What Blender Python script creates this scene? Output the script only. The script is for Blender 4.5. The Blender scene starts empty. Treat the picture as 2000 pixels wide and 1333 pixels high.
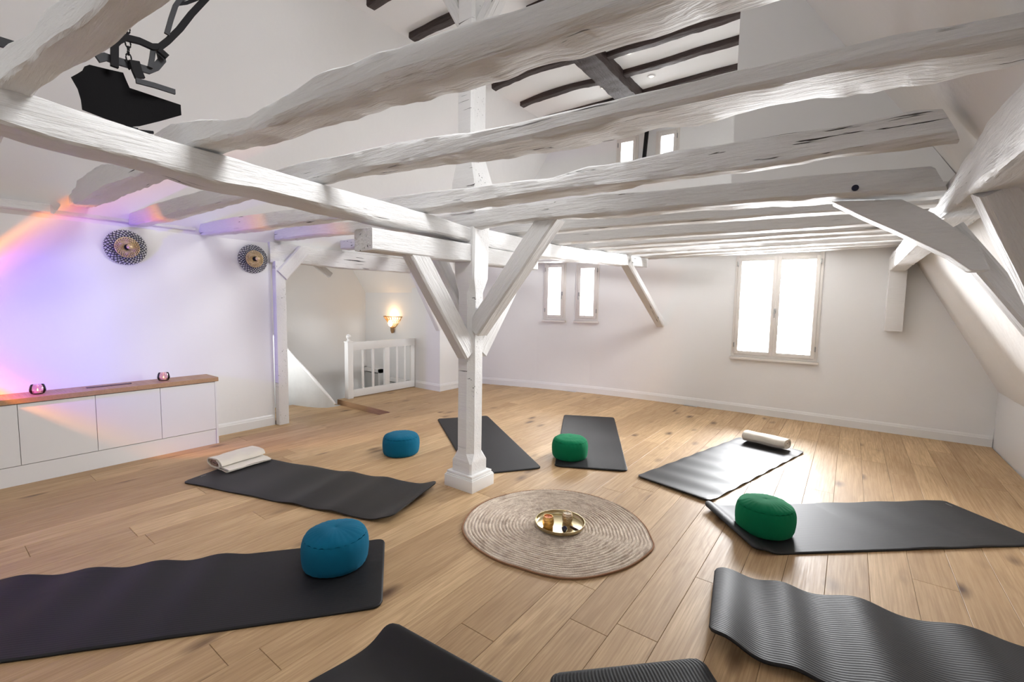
import bpy, bmesh, math, random
from mathutils import Vector, Matrix, noise
R = math.radians
S = bpy.context.scene
C = S.collection

# ------------------------------------------------------------------ camera
cam = bpy.data.cameras.new('camera'); co = bpy.data.objects.new('camera', cam); C.objects.link(co); S.camera = co
cam.sensor_width = 36.0; cam.lens = 16.0; cam.clip_start = 0.02
co.location = (0, 0, 1.387)
co.matrix_world = Matrix.Translation((0, 0, 1.387)) @ Matrix.Rotation(R(36.6), 4, 'Z') @ Matrix.Rotation(R(90 - 4.75), 4, 'X') @ Matrix.Rotation(R(.93), 4, 'Z')
# ------------------------------------------------------------------ world, exposure
S.view_settings.view_transform = 'Standard'; S.view_settings.look = 'None'
S.view_settings.exposure = -0.2; S.view_settings.gamma = 1; S.view_settings.use_curve_mapping = False
w = bpy.data.worlds.new('overcast_sky'); S.world = w; w.use_nodes = True
bg = w.node_tree.nodes['Background']; bg.inputs[0].default_value = (.93, .97, 1, 1); bg.inputs[1].default_value = 2.2
# ------------------------------------------------------------------ daylight through the windows (area lights just outside each opening)
def area(name, loc, direction, sx, sy, power, col=(1, 1, 1), spread=180):
    l = bpy.data.lights.new(name, 'AREA'); l.shape = 'RECTANGLE'; l.size = sx; l.size_y = sy; l.energy = power; l.color = col; l.spread = R(spread)
    o = bpy.data.objects.new(name, l); C.objects.link(o); o.location = loc
    o.rotation_euler = Vector(direction).to_track_quat('-Z', 'Y').to_euler()
    return o
area('window_daylight', (-.77, 6.86, 1.42), (0, -1, -.12), 1.0, 1.5, 480, (.97, .98, 1))
area('window_daylight', (-3.86, 6.62, 1.58), (.26, -1, -.1), .45, 1.0, 90, (.97, .98, 1))
area('window_daylight', (-3.36, 6.74, 1.58), (.15, -1, -.1), .45, 1.0, 90, (.97, .98, 1))
area('window_daylight', (-2.48, 6.86, 3.5), (0, -1, -.2), 1.0, .8, 110, (.97, .98, 1))
area('roof_window_daylight', (.10, 4.6, 3.70), (-1.5, 0, -1.0), 1.5, 1.2, 125, (.97, .98, 1), 115)
area('roof_window_daylight', (-.12, 1.3, 3.70), (-1.5, 0, -1.0), 1.1, 1.2, 56, (.97, .98, 1), 115)
area('roof_window_daylight', (-.12, -.9, 3.70), (-1.5, 0, -1.0), 1.1, 1.2, 10, (.97, .98, 1), 115)
area('rear_window_daylight', (-1.6, -2.75, 1.5), (0, 1, -.05), 2.2, 1.5, 6, (1, .98, .95))
area('rear_window_daylight', (-2.3, -2.75, 3.2), (0, 1, .05), 1.4, 1.0, 27, (.95, .97, 1))
area('stair_fill_light', (-6.15, 2.15, .95), (0, 1, 0), 1.2, 1.3, 36, (.97, .98, 1))  # added fill, brightens the stair wing through an unseen opening

# ------------------------------------------------------------------ materials
def mat(name):
    m = bpy.data.materials.new(name); m.use_nodes = True
    nt = m.node_tree; return m, nt, nt.nodes['Principled BSDF']
def nd(nt, t, **k):
    n = nt.nodes.new(t)
    for a, b in k.items(): setattr(n, a, b)
    return n
def lk(nt, a, b): nt.links.new(a, b)
def ramp(nt, fac, stops, interp='LINEAR'):
    r = nd(nt, 'ShaderNodeValToRGB'); r.color_ramp.interpolation = interp
    e = r.color_ramp.elements
    while len(e) < len(stops): e.new(.5)
    for i, (p, c) in enumerate(stops):
        e[i].position = p; e[i].color = (c, c, c, 1) if isinstance(c, (int, float)) else (*c, 1)
    lk(nt, fac, r.inputs[0]); return r.outputs[0]
def mixc(nt, fac, a, b, mode='MIX'):
    x = nd(nt, 'ShaderNodeMix', data_type='RGBA', blend_type=mode)
    for s, v in ((0, fac), (6, a), (7, b)):
        if hasattr(v, 'links'): lk(nt, v, x.inputs[s])
        elif isinstance(v, (int, float)): x.inputs[s].default_value = v if s == 0 else (v, v, v, 1)
        else: x.inputs[s].default_value = (*v, 1)
    return x.outputs[2]
def coords(nt, scale=(1, 1, 1), rnd=True):
    t = nd(nt, 'ShaderNodeTexCoord'); m = nd(nt, 'ShaderNodeMapping'); m.inputs['Scale'].default_value = scale
    if rnd:
        oi = nd(nt, 'ShaderNodeObjectInfo'); mu = nd(nt, 'ShaderNodeVectorMath', operation='SCALE'); mu.inputs[0].default_value = (37, 91, 53)
        lk(nt, oi.outputs['Random'], mu.inputs['Scale'])
        ad = nd(nt, 'ShaderNodeVectorMath', operation='ADD'); lk(nt, t.outputs['Object'], ad.inputs[0]); lk(nt, mu.outputs[0], ad.inputs[1]); lk(nt, ad.outputs[0], m.inputs[0])
    else: lk(nt, t.outputs['Object'], m.inputs[0])
    return m.outputs[0]
def noi(nt, vec, scale, detail=4, rough=.55, dist=0):
    n = nd(nt, 'ShaderNodeTexNoise'); n.inputs['Scale'].default_value = scale; n.inputs['Detail'].default_value = detail
    n.inputs['Roughness'].default_value = rough; n.inputs['Distortion'].default_value = dist; lk(nt, vec, n.inputs['Vector']); return n.outputs['Fac']
def bump(nt, p, h, strength, dist, prev=None):
    b = nd(nt, 'ShaderNodeBump'); b.inputs['Strength'].default_value = strength; b.inputs['Distance'].default_value = dist
    lk(nt, h, b.inputs['Height'])
    if prev: lk(nt, prev, b.inputs['Normal'])
    lk(nt, b.outputs[0], p.inputs['Normal']); return b.outputs[0]
def simple(name, col, rough=.5, metal=0, bscale=0, bstr=.1, bdist=.001, var=0, coat=0, spec=.5):
    m, nt, p = mat(name); p.inputs['Base Color'].default_value = (*col, 1); p.inputs['Roughness'].default_value = rough; p.inputs['Metallic'].default_value = metal
    p.inputs['Coat Weight'].default_value = coat; p.inputs['Specular IOR Level'].default_value = spec
    v = coords(nt)
    if var:
        n = noi(nt, v, 6); lk(nt, mixc(nt, ramp(nt, n, [(.3, 0.), (.7, 1.)]), tuple(c * (1 - var) for c in col), tuple(min(1, c * (1 + var)) for c in col)), p.inputs['Base Color'])
    if bscale: bump(nt, p, noi(nt, v, bscale, 5), bstr, bdist)
    return m
def wall_mat(name, col, bs=1.0):
    m, nt, p = mat(name); v = coords(nt, rnd=False)
    n = noi(nt, v, 1.2, 3); lk(nt, mixc(nt, n, tuple(c * .97 for c in col), tuple(min(1, c * 1.02) for c in col)), p.inputs['Base Color'])
    p.inputs['Roughness'].default_value = .85; p.inputs['Specular IOR Level'].default_value = .25
    b = bump(nt, p, noi(nt, v, 180, 3), .12 * bs, .002); bump(nt, p, noi(nt, v, 5, 3), .15 * bs, .02, b); return m
M = {}
M['wall'] = wall_mat('white_wall_paint', (.83, .825, .815))
M['ceil'] = wall_mat('bright_white_ceiling_paint', (.90, .90, .89))
M['roof'] = wall_mat('rough_white_plaster', (.80, .78, .755), 3)
M['trim'] = simple('white_gloss_trim', (.82, .815, .80), .35, coat=.2)
M['cabinet'] = simple('white_cabinet_lacquer', (.80, .80, .80), .3)
M['window'] = simple('cream_window_paint', (.74, .70, .655), .4)
# painted hewn timber: grain along local x, cracks dark
def timber_mat(name, col, crackc, bs=1.0, crack=.665, rough=.55):
    m, nt, p = mat(name)
    g = noi(nt, coords(nt, (1.6, 26, 26)), 3.0, 6, .65, .4)
    g2 = noi(nt, coords(nt, (.8, 3, 3)), 3.5, 4, .6)
    ck = noi(nt, coords(nt, (1.5, 34, 34)), 1.7, 3, .5, .6)
    msk = noi(nt, coords(nt, (.7, 2.0, 2.0)), 1.9, 2)
    mx = nd(nt, 'ShaderNodeMath', operation='MULTIPLY'); lk(nt, ramp(nt, ck, [(crack, 0.), (crack + .025, 1.)]), mx.inputs[0]); lk(nt, ramp(nt, msk, [(.53, 0.), (.60, 1.)]), mx.inputs[1])
    base = mixc(nt, g2, tuple(c * .93 for c in col), col)
    lk(nt, mixc(nt, mx.outputs[0], base, crackc), p.inputs['Base Color'])
    p.inputs['Roughness'].default_value = rough
    g3 = noi(nt, coords(nt, (3.5, 14, 14)), 4.5, 5, .7, 1.2)
    b = bump(nt, p, g, .7 * bs, .012); b = bump(nt, p, g2, .5 * bs, .03, b); b = bump(nt, p, g3, .3 * bs, .008, b)
    inv = nd(nt, 'ShaderNodeMath', operation='SUBTRACT'); inv.inputs[0].default_value = 1; lk(nt, mx.outputs[0], inv.inputs[1])
    bump(nt, p, inv.outputs[0], .8, .01, b); return m
M['timber'] = timber_mat('white_painted_old_timber', (.80, .79, .775), (.03, .022, .02))
M['timber_post'] = timber_mat('white_painted_post', (.80, .79, .775), (.10, .085, .08), .35, .66, .45)
M['dark_timber'] = timber_mat('dark_stained_beam', (.042, .025, .022), (.01, .008, .008), 1.2)
# oak planks
def oak(name, light, dark, knots=True, rough=.47):
    m, nt, p = mat(name)
    oi = nd(nt, 'ShaderNodeObjectInfo')
    v = coords(nt, (.55, 19, 19)); fine = noi(nt, v, 5.5, 7, .68, .25)
    v2 = coords(nt, (.55, 4.2, 4.2)); w1 = noi(nt, v2, 1.5, 2, .5, .8)
    wv = nd(nt, 'ShaderNodeMath', operation='MULTIPLY'); lk(nt, w1, wv.inputs[0]); wv.inputs[1].default_value = 46
    sn = nd(nt, 'ShaderNodeMath', operation='SINE'); lk(nt, wv.outputs[0], sn.inputs[0])
    rings = ramp(nt, sn.outputs[0], [(0., 0.), (.9, 1.)])
    base = mixc(nt, ramp(nt, oi.outputs['Random'], [(0., 0.), (1., 1.)]), tuple(a * .55 + b * .45 for a, b in zip(light, dark)), tuple(min(1, c * 1.06) for c in light))
    c1 = mixc(nt, ramp(nt, fine, [(.34, .55), (.62, 0.)]), base, dark)
    rg = nd(nt, 'ShaderNodeMath', operation='MULTIPLY'); lk(nt, rings, rg.inputs[0]); rg.inputs[1].default_value = .2
    c2 = mixc(nt, rg.outputs[0], c1, dark)
    big = noi(nt, coords(nt, (.5, 1.6, 1.6)), 2.2, 3); c2 = mixc(nt, ramp(nt, big, [(.32, .38), (.6, 0.)]), c2, dark)
    if knots:
        vo = nd(nt, 'ShaderNodeTexVoronoi', feature='F1'); vo.inputs['Scale'].default_value = 1.0; vo.inputs['Randomness'].default_value = 1
        kv = coords(nt, (2.4, 5.5, 5.5)); ds = nd(nt, 'ShaderNodeTexNoise'); ds.inputs['Scale'].default_value = 3; lk(nt, kv, ds.inputs['Vector'])
        ad = nd(nt, 'ShaderNodeMix', data_type='VECTOR'); ad.inputs[0].default_value = .12; lk(nt, kv, ad.inputs[4]); lk(nt, ds.outputs['Color'], ad.inputs[5]); lk(nt, ad.outputs[1], vo.inputs['Vector'])
        km = noi(nt, coords(nt, (1.3, 3, 3)), .9, 1)
        mu = nd(nt, 'ShaderNodeMath', operation='MULTIPLY'); lk(nt, ramp(nt, vo.outputs['Distance'], [(.045, 1.), (.22, 0.)]), mu.inputs[0]); lk(nt, ramp(nt, km, [(.40, 0.), (.52, 1.)]), mu.inputs[1])
        c2 = mixc(nt, mu.outputs[0], c2, (dark[0] * .35, dark[1] * .3, dark[2] * .28))
    lk(nt, c2, p.inputs['Base Color']); p.inputs['Roughness'].default_value = rough
    lk(nt, ramp(nt, fine, [(.3, rough + .12), (.7, rough - .05)]), p.inputs['Roughness'])
    bump(nt, p, fine, .12, .0015); return m
M['oak'] = oak('oiled_oak_plank', (.655, .455, .25), (.29, .165, .072))
M['oak_top'] = oak('oak_worktop', (.55, .36, .21), (.33, .18, .09), False)
M['subfloor'] = simple('dark_subfloor', (.13, .07, .035), .9)
M['mat'] = simple('charcoal_foam', (.0055, .0055, .007), .58, bscale=260, bstr=.15, bdist=.0005, spec=.42)
M['mat_smooth'] = simple('charcoal_foam_smooth_side', (.0065, .0065, .008), .50, bscale=320, bstr=.1, bdist=.0004, spec=.5)
M['mark'] = simple('pale_print', (.3, .3, .3), .6)
def fabric(name, col, sheen=.5, sc=420):
    m, nt, p = mat(name); v = coords(nt); n = noi(nt, v, sc, 2)
    p.inputs['Roughness'].default_value = .9; p.inputs['Sheen Weight'].default_value = sheen; p.inputs['Sheen Roughness'].default_value = .5
    p.inputs['Sheen Tint'].default_value = (*[min(1, c * 2 + .1) for c in col], 1); p.inputs['Specular IOR Level'].default_value = .2
    lk(nt, mixc(nt, noi(nt, v, 9, 3), tuple(c * .85 for c in col), tuple(min(1, c * 1.12) for c in col)), p.inputs['Base Color'])
    bump(nt, p, n, .3, .0012); return m
M['blue'] = fabric('teal_blue_cotton', (.0, .10, .18), .25)
M['green'] = fabric('emerald_green_cotton', (.0, .155, .062), .25)
M['cream'] = fabric('cream_wool', (.72, .66, .57), .4, 260)
M['brownwool'] = fabric('brown_flecked_wool_edge', (.30, .21, .17), .3, 160)
def jute():
    m, nt, p = mat('braided_jute'); t = nd(nt, 'ShaderNodeTexCoord'); sp = nd(nt, 'ShaderNodeSeparateXYZ'); lk(nt, t.outputs['Object'], sp.inputs[0])
    an = nd(nt, 'ShaderNodeMath', operation='ARCTAN2'); lk(nt, sp.outputs[1], an.inputs[0]); lk(nt, sp.outputs[0], an.inputs[1])
    le = nd(nt, 'ShaderNodeVectorMath', operation='LENGTH'); lk(nt, t.outputs['Object'], le.inputs[0])
    cb = nd(nt, 'ShaderNodeCombineXYZ'); m1 = nd(nt, 'ShaderNodeMath', operation='MULTIPLY'); lk(nt, an.outputs[0], m1.inputs[0]); m1.inputs[1].default_value = 5.0
    m2 = nd(nt, 'ShaderNodeMath', operation='MULTIPLY'); lk(nt, le.outputs['Value'], m2.inputs[0]); m2.inputs[1].default_value = 48
    lk(nt, m1.outputs[0], cb.inputs[0]); lk(nt, m2.outputs[0], cb.inputs[1]); v = cb.outputs[0]
    n = noi(nt, v, 1.0, 5, .7); n3 = noi(nt, t.outputs['Object'], 150, 3, .7)
    m3 = nd(nt, 'ShaderNodeMapping'); m3.inputs['Scale'].default_value = (.5, .22, 1); lk(nt, v, m3.inputs[0]); n2 = noi(nt, m3.outputs[0], 1.3, 3, .6)
    c = mixc(nt, ramp(nt, n, [(.36, 0.), (.60, 1.)]), (.50, .395, .31), (.80, .70, .58)); c = mixc(nt, ramp(nt, n2, [(.57, 0.), (.70, .5)]), c, (.22, .14, .10))
    c = mixc(nt, ramp(nt, n3, [(.40, .28), (.55, 0.)]), c, (.25, .18, .13))
    lk(nt, c, p.inputs['Base Color']); p.inputs['Roughness'].default_value = .95; p.inputs['Specular IOR Level'].default_value = .1
    bump(nt, p, n3, .5, .004); return m
M['jute'] = jute()
M['jute_dark'] = fabric('reddish_jute_edge', (.30, .16, .09), .1, 120)
M['brass'] = simple('brushed_brass', (.50, .42, .25), .26, 1, 40, .05, .001)
M['gold'] = simple('hammered_gold', (.70, .42, .14), .22, 1, 70, .8, .006)
M['silver'] = simple('mottled_silver_glass', (.62, .50, .36), .2, 1, 90, .8, .006)
M['iron'] = simple('blackened_iron', (.009, .008, .009), .7, 0, 60, .3, .002, spec=.2)
M['wrought'] = simple('grey_worn_iron', (.03, .03, .033), .6, .1, 60, .3, .002, spec=.35)
M['black_wire'] = simple('dark_blue_black_wire', (.02, .02, .04), .4, .3)
M['gilt'] = simple('pale_gilt_metal', (.72, .56, .33), .42, .6)
M['stone'] = simple('dark_polished_stone', (.015, .015, .04), .12)
M['steel'] = simple('worn_steel', (.35, .35, .34), .35, .9)
M['whitemetal'] = simple('white_enamel', (.85, .85, .84), .3)
M['stick'] = simple('dark_plum_wood', (.09, .045, .05), .5)
M['stair'] = simple('grey_white_stair_paint', (.62, .62, .60), .5, var=.05)
M['greydoor'] = simple('grey_green_panel', (.55, .55, .53), .5)
M['wicker'] = simple('golden_wicker', (.30, .17, .07), .6)
def emis(name, col, s):
    m, nt, p = mat(name); p.inputs['Emission Color'].default_value = (*col, 1); p.inputs['Emission Strength'].default_value = s; p.inputs['Base Color'].default_value = (*col, 1); return m
M['glow'] = emis('lit_bulb', (1, .72, .36), 8)
M['spot'] = emis('lit_downlight_lens', (1, .95, .85), 1.2)
M['flame'] = emis('candle_flame', (1, .55, .2), 9)
M['sunset_lens'] = emis('lit_violet_lens', (.5, .3, 1), 3)
def glass(name, col=(1, 1, 1), rough=0, thin=True):
    m = bpy.data.materials.new(name); m.use_nodes = True; nt = m.node_tree; nt.nodes.clear()
    o = nd(nt, 'ShaderNodeOutputMaterial'); t = nd(nt, 'ShaderNodeBsdfTransparent'); g = nd(nt, 'ShaderNodeBsdfGlossy'); mx = nd(nt, 'ShaderNodeMixShader')
    t.inputs[0].default_value = (*col, 1); g.inputs['Roughness'].default_value = rough
    f = nd(nt, 'ShaderNodeFresnel'); f.inputs[0].default_value = 1.45; lk(nt, f.outputs[0], mx.inputs[0]); lk(nt, t.outputs[0], mx.inputs[1]); lk(nt, g.outputs[0], mx.inputs[2]); lk(nt, mx.outputs[0], o.inputs[0]); return m
M['pane'] = glass('clear_window_glass')
M['pink_glass'] = glass('smoky_rose_glass', (.95, .82, .83), .06)
M['wax'] = simple('ivory_wax', (.8, .7, .55), .5)
M['orange_wax'] = simple('orange_wax', (.75, .22, .08), .5)

# ------------------------------------------------------------------ object helpers
def tag(o, label=None, cat=None, group=None, kind=None):
    if label: o['label'] = label
    if cat: o['category'] = cat
    if group: o['group'] = group
    if kind: o['kind'] = kind
    return o
def link(name, me, m, parent=None, loc=None, smooth=None):
    if m: me.materials.append(m)
    o = bpy.data.objects.new(name, me); C.objects.link(o)
    if loc is not None: o.location = loc
    if parent: o.parent = parent
    if smooth == 'all':
        for f in me.polygons: f.use_smooth = True
    elif smooth:
        for f in me.polygons: f.use_smooth = True
        me.set_sharp_from_angle(angle=R(smooth))
    return o
def mesh(name, vs, fs, m, parent=None, loc=None, smooth=None):
    me = bpy.data.meshes.new(name); me.from_pydata([tuple(v) for v in vs], [], fs); me.validate(); me.update()
    bm = bmesh.new(); bm.from_mesh(me); bmesh.ops.recalc_face_normals(bm, faces=bm.faces); bm.to_mesh(me); bm.free()
    return link(name, me, m, parent, loc, smooth)
def empty(name, loc, label=None, cat=None, group=None, kind=None, rotz=0):
    o = bpy.data.objects.new(name, None); C.objects.link(o); o.location = loc; o.rotation_euler = (0, 0, rotz); o.empty_display_size = .05
    return tag(o, label, cat, group, kind)
def recenter(o):
    me = o.data; n = len(me.vertices); xs = [v.co.copy() for v in me.vertices]
    lo = Vector((min(v.x for v in xs), min(v.y for v in xs), min(v.z for v in xs))); hi = Vector((max(v.x for v in xs), max(v.y for v in xs), max(v.z for v in xs)))
    c = Vector(((lo.x + hi.x) / 2, (lo.y + hi.y) / 2, lo.z)); me.transform(Matrix.Translation(-c)); o.location = o.location + c; return o
class MB:
    def __init__(s): s.v = []; s.f = []
    def add(s, vs, fs):
        b = len(s.v); s.v += [tuple(v) for v in vs]; s.f += [tuple(b + i for i in f) for f in fs]; return s
    def box(s, a, b, bev=0):
        x0, y0, z0 = a; x1, y1, z1 = b
        if not bev:
            return s.add([(x0, y0, z0), (x1, y0, z0), (x1, y1, z0), (x0, y1, z0), (x0, y0, z1), (x1, y0, z1), (x1, y1, z1), (x0, y1, z1)],
                         [(0, 3, 2, 1), (4, 5, 6, 7), (0, 1, 5, 4), (1, 2, 6, 5), (2, 3, 7, 6), (3, 0, 4, 7)])
        bm = bmesh.new(); r = bmesh.ops.create_cube(bm, size=1)
        for v in bm.verts: v.co = Vector(((x0 + x1) / 2 + v.co.x * (x1 - x0), (y0 + y1) / 2 + v.co.y * (y1 - y0), (z0 + z1) / 2 + v.co.z * (z1 - z0)))
        bmesh.ops.bevel(bm, geom=bm.edges[:], offset=bev, segments=2, affect='EDGES', profile=.6)
        bm.verts.ensure_lookup_table(); bm.verts.index_update()
        s.add([v.co.copy() for v in bm.verts], [tuple(v.index for v in f.verts) for f in bm.faces]); bm.free(); return s
    def tube(s, pts, r, n=8, closed=False):
        pts = [Vector(p) for p in pts]; rs = r if isinstance(r, (list, tuple)) else [r] * len(pts); m = len(pts); ring = []
        up = Vector((0, 0, 1))
        for i, p in enumerate(pts):
            a = pts[(i - 1) % m] if (closed or i > 0) else p; b = pts[(i + 1) % m] if (closed or i < m - 1) else p
            d = (b - a).normalized(); u = d.cross(up)
            if u.length < .05: u = d.cross(Vector((1, 0, 0)))
            u.normalize(); w_ = d.cross(u)
            ring.append([p + (u * math.cos(2 * math.pi * k / n) + w_ * math.sin(2 * math.pi * k / n)) * rs[i] for k in range(n)])
        vs = [v for q in ring for v in q]; fs = []
        for i in range(m if closed else m - 1):
            j = (i + 1) % m
            for k in range(n): fs.append((i * n + k, i * n + (k + 1) % n, j * n + (k + 1) % n, j * n + k))
        if not closed: fs += [tuple(range(n))[::-1], tuple((m - 1) * n + k for k in range(n))]
        return s.add(vs, fs)
    def lathe(s, prof, n=32, c=(0, 0, 0), axis='z', close=False):
        vs = []; fs = []
        for r, z in prof:
            for k in range(n):
                a = 2 * math.pi * k / n; x, y = r * math.cos(a), r * math.sin(a)
                vs.append((c[0] + x, c[1] + y, c[2] + z) if axis == 'z' else (c[0] + z, c[1] + x, c[2] + y))
        m = len(prof)
        for i in range(m - 1 if not close else m):
            j = (i + 1) % m
            for k in range(n): fs.append((i * n + k, i * n + (k + 1) % n, j * n + (k + 1) % n, j * n + k))
        if not close: fs += [tuple(range(n))[::-1], tuple((m - 1) * n + k for k in range(n))]
        return s.add(vs, fs)
    def prism(s, poly, axis, a, b):   # polygon in the plane across 'axis', extruded a..b
        n = len(poly)
        def P(p, t): return {'x': (t, p[0], p[1]), 'y': (p[0], t, p[1]), 'z': (p[0], p[1], t)}[axis]
        return s.add([P(p, a) for p in poly] + [P(p, b) for p in poly], [tuple(range(n)), tuple(range(2 * n - 1, n - 1, -1))] + [(i, (i + 1) % n, n + (i + 1) % n, n + i) for i in range(n)])
    def build(s, name, m, parent=None, loc=None, smooth=None, centre=False):
        o = mesh(name, s.v, s.f, m, parent, loc, smooth)
        return recenter(o) if centre else o
def interp(t, xs):
    if t <= xs[0][0]: return xs[0][1]
    for (a, b), (c, d) in zip(xs, xs[1:]):
        if t <= c: return b + (d - b) * (t - a) / (c - a)
    return xs[-1][1]
def nz(x, y, z, s=1.0): return noise.noise(Vector((x * s, y * s, z * s)))
# section timber, local x along the length
def timber(name, p0, p1, w, h, up=(0, 0, 1), m=None, parent=None, amp=.005, cham=.012, seg=.07, taper=1.0, bow=0):
    p0 = Vector(p0); p1 = Vector(p1); L = (p1 - p0).length; x = (p1 - p0).normalized(); up = Vector(up)
    y = up.cross(x).normalized(); z = x.cross(y)
    mw = Matrix((x, y, z)).transposed().to_4x4(); mw.translation = p0
    n = max(2, int(L / seg)); prof = []
    hw, hh = w / 2, h / 2; c = cham
    base = [(-hw + c, -hh), (0, -hh), (hw - c, -hh), (hw, -hh + c), (hw, 0), (hw, hh - c), (hw - c, hh), (0, hh), (-hw + c, hh), (-hw, hh - c), (-hw, 0), (-hw, -hh + c)]
    vs = []; fs = []; k = len(base); sd = p0.x * 3.1 + p0.y * 1.7
    for i in range(n + 1):
        t = i / n; sc = 1 + (taper - 1) * t; X = L * t; bz = bow * math.sin(math.pi * t)
        for (a, b) in base:
            d = amp * (nz(X * 2.2 + sd, a * 9, b * 9) * 1.6 + .6 * nz(X * 9, a * 20 + sd, b * 20)); l = math.hypot(a, b)
            vs.append((X, a * sc * (1 + d / l), b * sc * (1 + d / l) + bz))
    for i in range(n):
        for j in range(k): fs.append((i * k + j, i * k + (j + 1) % k, (i + 1) * k + (j + 1) % k, (i + 1) * k + j))
    fs += [tuple(range(k))[::-1], tuple(n * k + j for j in range(k))]
    o = mesh(name, vs, fs, m or M['timber'], parent, None, 40)
    if parent: o.matrix_local = parent.matrix_world.inverted() @ mw if parent.matrix_world != Matrix() else mw
    else: o.matrix_world = mw
    return o
# hewn joist along x with front face at yF(x), top zT(x), bottom zB(x), back edge yK(x)
def joist(name, x0, x1, yF, zT, zB, yK, m=None, rough=.006, along='x', seed=0, facet=0.0, slant=0.0):
    n = int(abs(x1 - x0) / .028); vs = []; fs = []; ring = 16
    cx = (x0 + x1) / 2; yc = (yF(cx) + yK(cx)) / 2; zc = zB(cx)
    for i in range(n + 1):
        x = x0 + (x1 - x0) * i / n; f, t, b, k = yF(x), zT(x), zB(x), yK(x); hh = t - b; s = 1 if k > f else -1; w_ = abs(k - f)
        fc = facet * max(0, nz(x * 1.1 + seed, 3, 5) + .25) * 1.4
        pts = [(f + s * .006, t), (f, t - .006), (f, t - hh * .33), (f, t - hh * .66), (f, b + .008 + fc * .6), (f + s * (.008 + fc * .55), b + fc * .1), (f + s * (.012 + fc), b),
               (f + s * w_ * .5, b), (k - s * .008, b), (k, b + .008), (k, t - hh * .66), (k, t - hh * .33), (k, t - .01), (k - s * .01, t), (f + s * w_ * .66, t), (f + s * w_ * .33, t)]
        for q, (yy, zz) in enumerate(pts):
            ny, nzv = ((-s, 0) if q in (1, 2, 3, 4) else (s, 0) if q in (9, 10, 11, 12) else (0, -1) if q in (6, 7, 8) else (0, 1) if q in (13, 14, 15, 0) else (-s * .7, -.7))
            d = rough * (nz(x * 3 + seed, yy * 7, zz * 7) + .55 * nz(x * 7 + seed, yy * 22, zz * 22) + (.35 if nzv > -.5 else .9) * nz(x * 12, yy * 55 + seed, zz * 55))
            Y = yy + ny * d; Z = zz + nzv * d
            xs_ = x - slant * (zz - b) * (1 if i == n else .5 if i == n - 1 else 0)
            vs.append((xs_ - cx, Y - yc, Z - zc) if along == 'x' else (x - cx, -(Y - yc), Z - zc))
    for i in range(n):
        for j in range(ring): fs.append((i * ring + j, i * ring + (j + 1) % ring, (i + 1) * ring + (j + 1) % ring, (i + 1) * ring + j))
    fs += [tuple(range(ring))[::-1], tuple(n * ring + j for j in range(ring))]
    o = mesh(name, vs, fs, m or M['timber'], None, None, 42)
    if along == 'x': o.location = (cx, yc, zc)
    else: o.location = (yc, cx, zc); o.rotation_euler = (0, 0, R(90))
    return o
# slab with rectangular holes: P(u, v, side) -> point
def slab(name, us, vs_, hole, P, m, parent=None):
    V = {}; vs = []; fs = []
    def g(i, j, s):
        if (i, j, s) not in V: V[(i, j, s)] = len(vs); vs.append(P(us[i], vs_[j], s))
        return V[(i, j, s)]
    nu, nv = len(us) - 1, len(vs_) - 1
    solid = lambda i, j: 0 <= i < nu and 0 <= j < nv and not hole((us[i] + us[i + 1]) / 2, (vs_[j] + vs_[j + 1]) / 2)
    for i in range(nu):
        for j in range(nv):
            if not solid(i, j): continue
            for s in (0, 1): fs.append((g(i, j, s), g(i + 1, j, s), g(i + 1, j + 1, s), g(i, j + 1, s)))
            for a, b, (p, q) in ((i - 1, j, ((i, j), (i, j + 1))), (i + 1, j, ((i + 1, j), (i + 1, j + 1))), (i, j - 1, ((i, j), (i + 1, j))), (i, j + 1, ((i, j + 1), (i + 1, j + 1)))):
                if not solid(a, b): fs.append((g(*p, 0), g(*q, 0), g(*q, 1), g(*p, 1)))
    return tag(recenter(mesh(name, vs, fs, m, parent)), kind='structure')

# ================================================================== ROOM SHELL
gab = [(-6.3, 5.66), (-5.0, 5.94), (-4.1, 6.20), (-3.23, 6.40), (-2.6, 6.48), (-2.07, 6.52), (-1.07, 6.565), (-.3, 6.575), (1.5, 6.585)]
gy = lambda x: interp(x, gab)
def rect_in(u, v, rs): return any(a < u < b and c < v < d for a, b, c, d in rs)
YB = -2.3
hg = [(-1.21, -.33, .76, 2.03), (-3.97, -3.66, 1.16, 2.02), (-3.46, -3.14, 1.16, 2.0), (-2.90, -2.62, 3.14, 3.80), (-2.33, -2.06, 3.14, 3.80)]
us = sorted(set([p[0] for p in gab] + [h for r in hg for h in r[:2]] + [-1.6, .5])); vz = sorted(set([-.15, 4.3] + [h for r in hg for h in r[2:]]))
slab('wall_back', us, vz, lambda u, v: rect_in(u, v, hg), lambda u, v, s: (u, gy(u) + .24 * s, v), M['wall'])
# rear wall behind the camera with its windows
hr = [(-2.6, -.6, .85, 2.1), (-2.9, -1.7, 2.8, 3.6)]
slab('wall_front', [-5.3, -2.9, -2.6, -1.7, -.6, 1.5], [-.15, .85, 2.1, 2.8, 3.6, 4.3], lambda u, v: rect_in(u, v, hr), lambda u, v, s: (u, YB - .2 * s, v), M['wall'])
MB().box((-5.27, YB, -.1), (-5.07, 2.43, 2.02)).build('wall_left', M['wall'], centre=True)['kind'] = 'structure'
MB().box((1.24, YB, -.1), (1.46, 7.0, .57)).build('wall_right', M['cabinet'], centre=True)['kind'] = 'structure'
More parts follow.
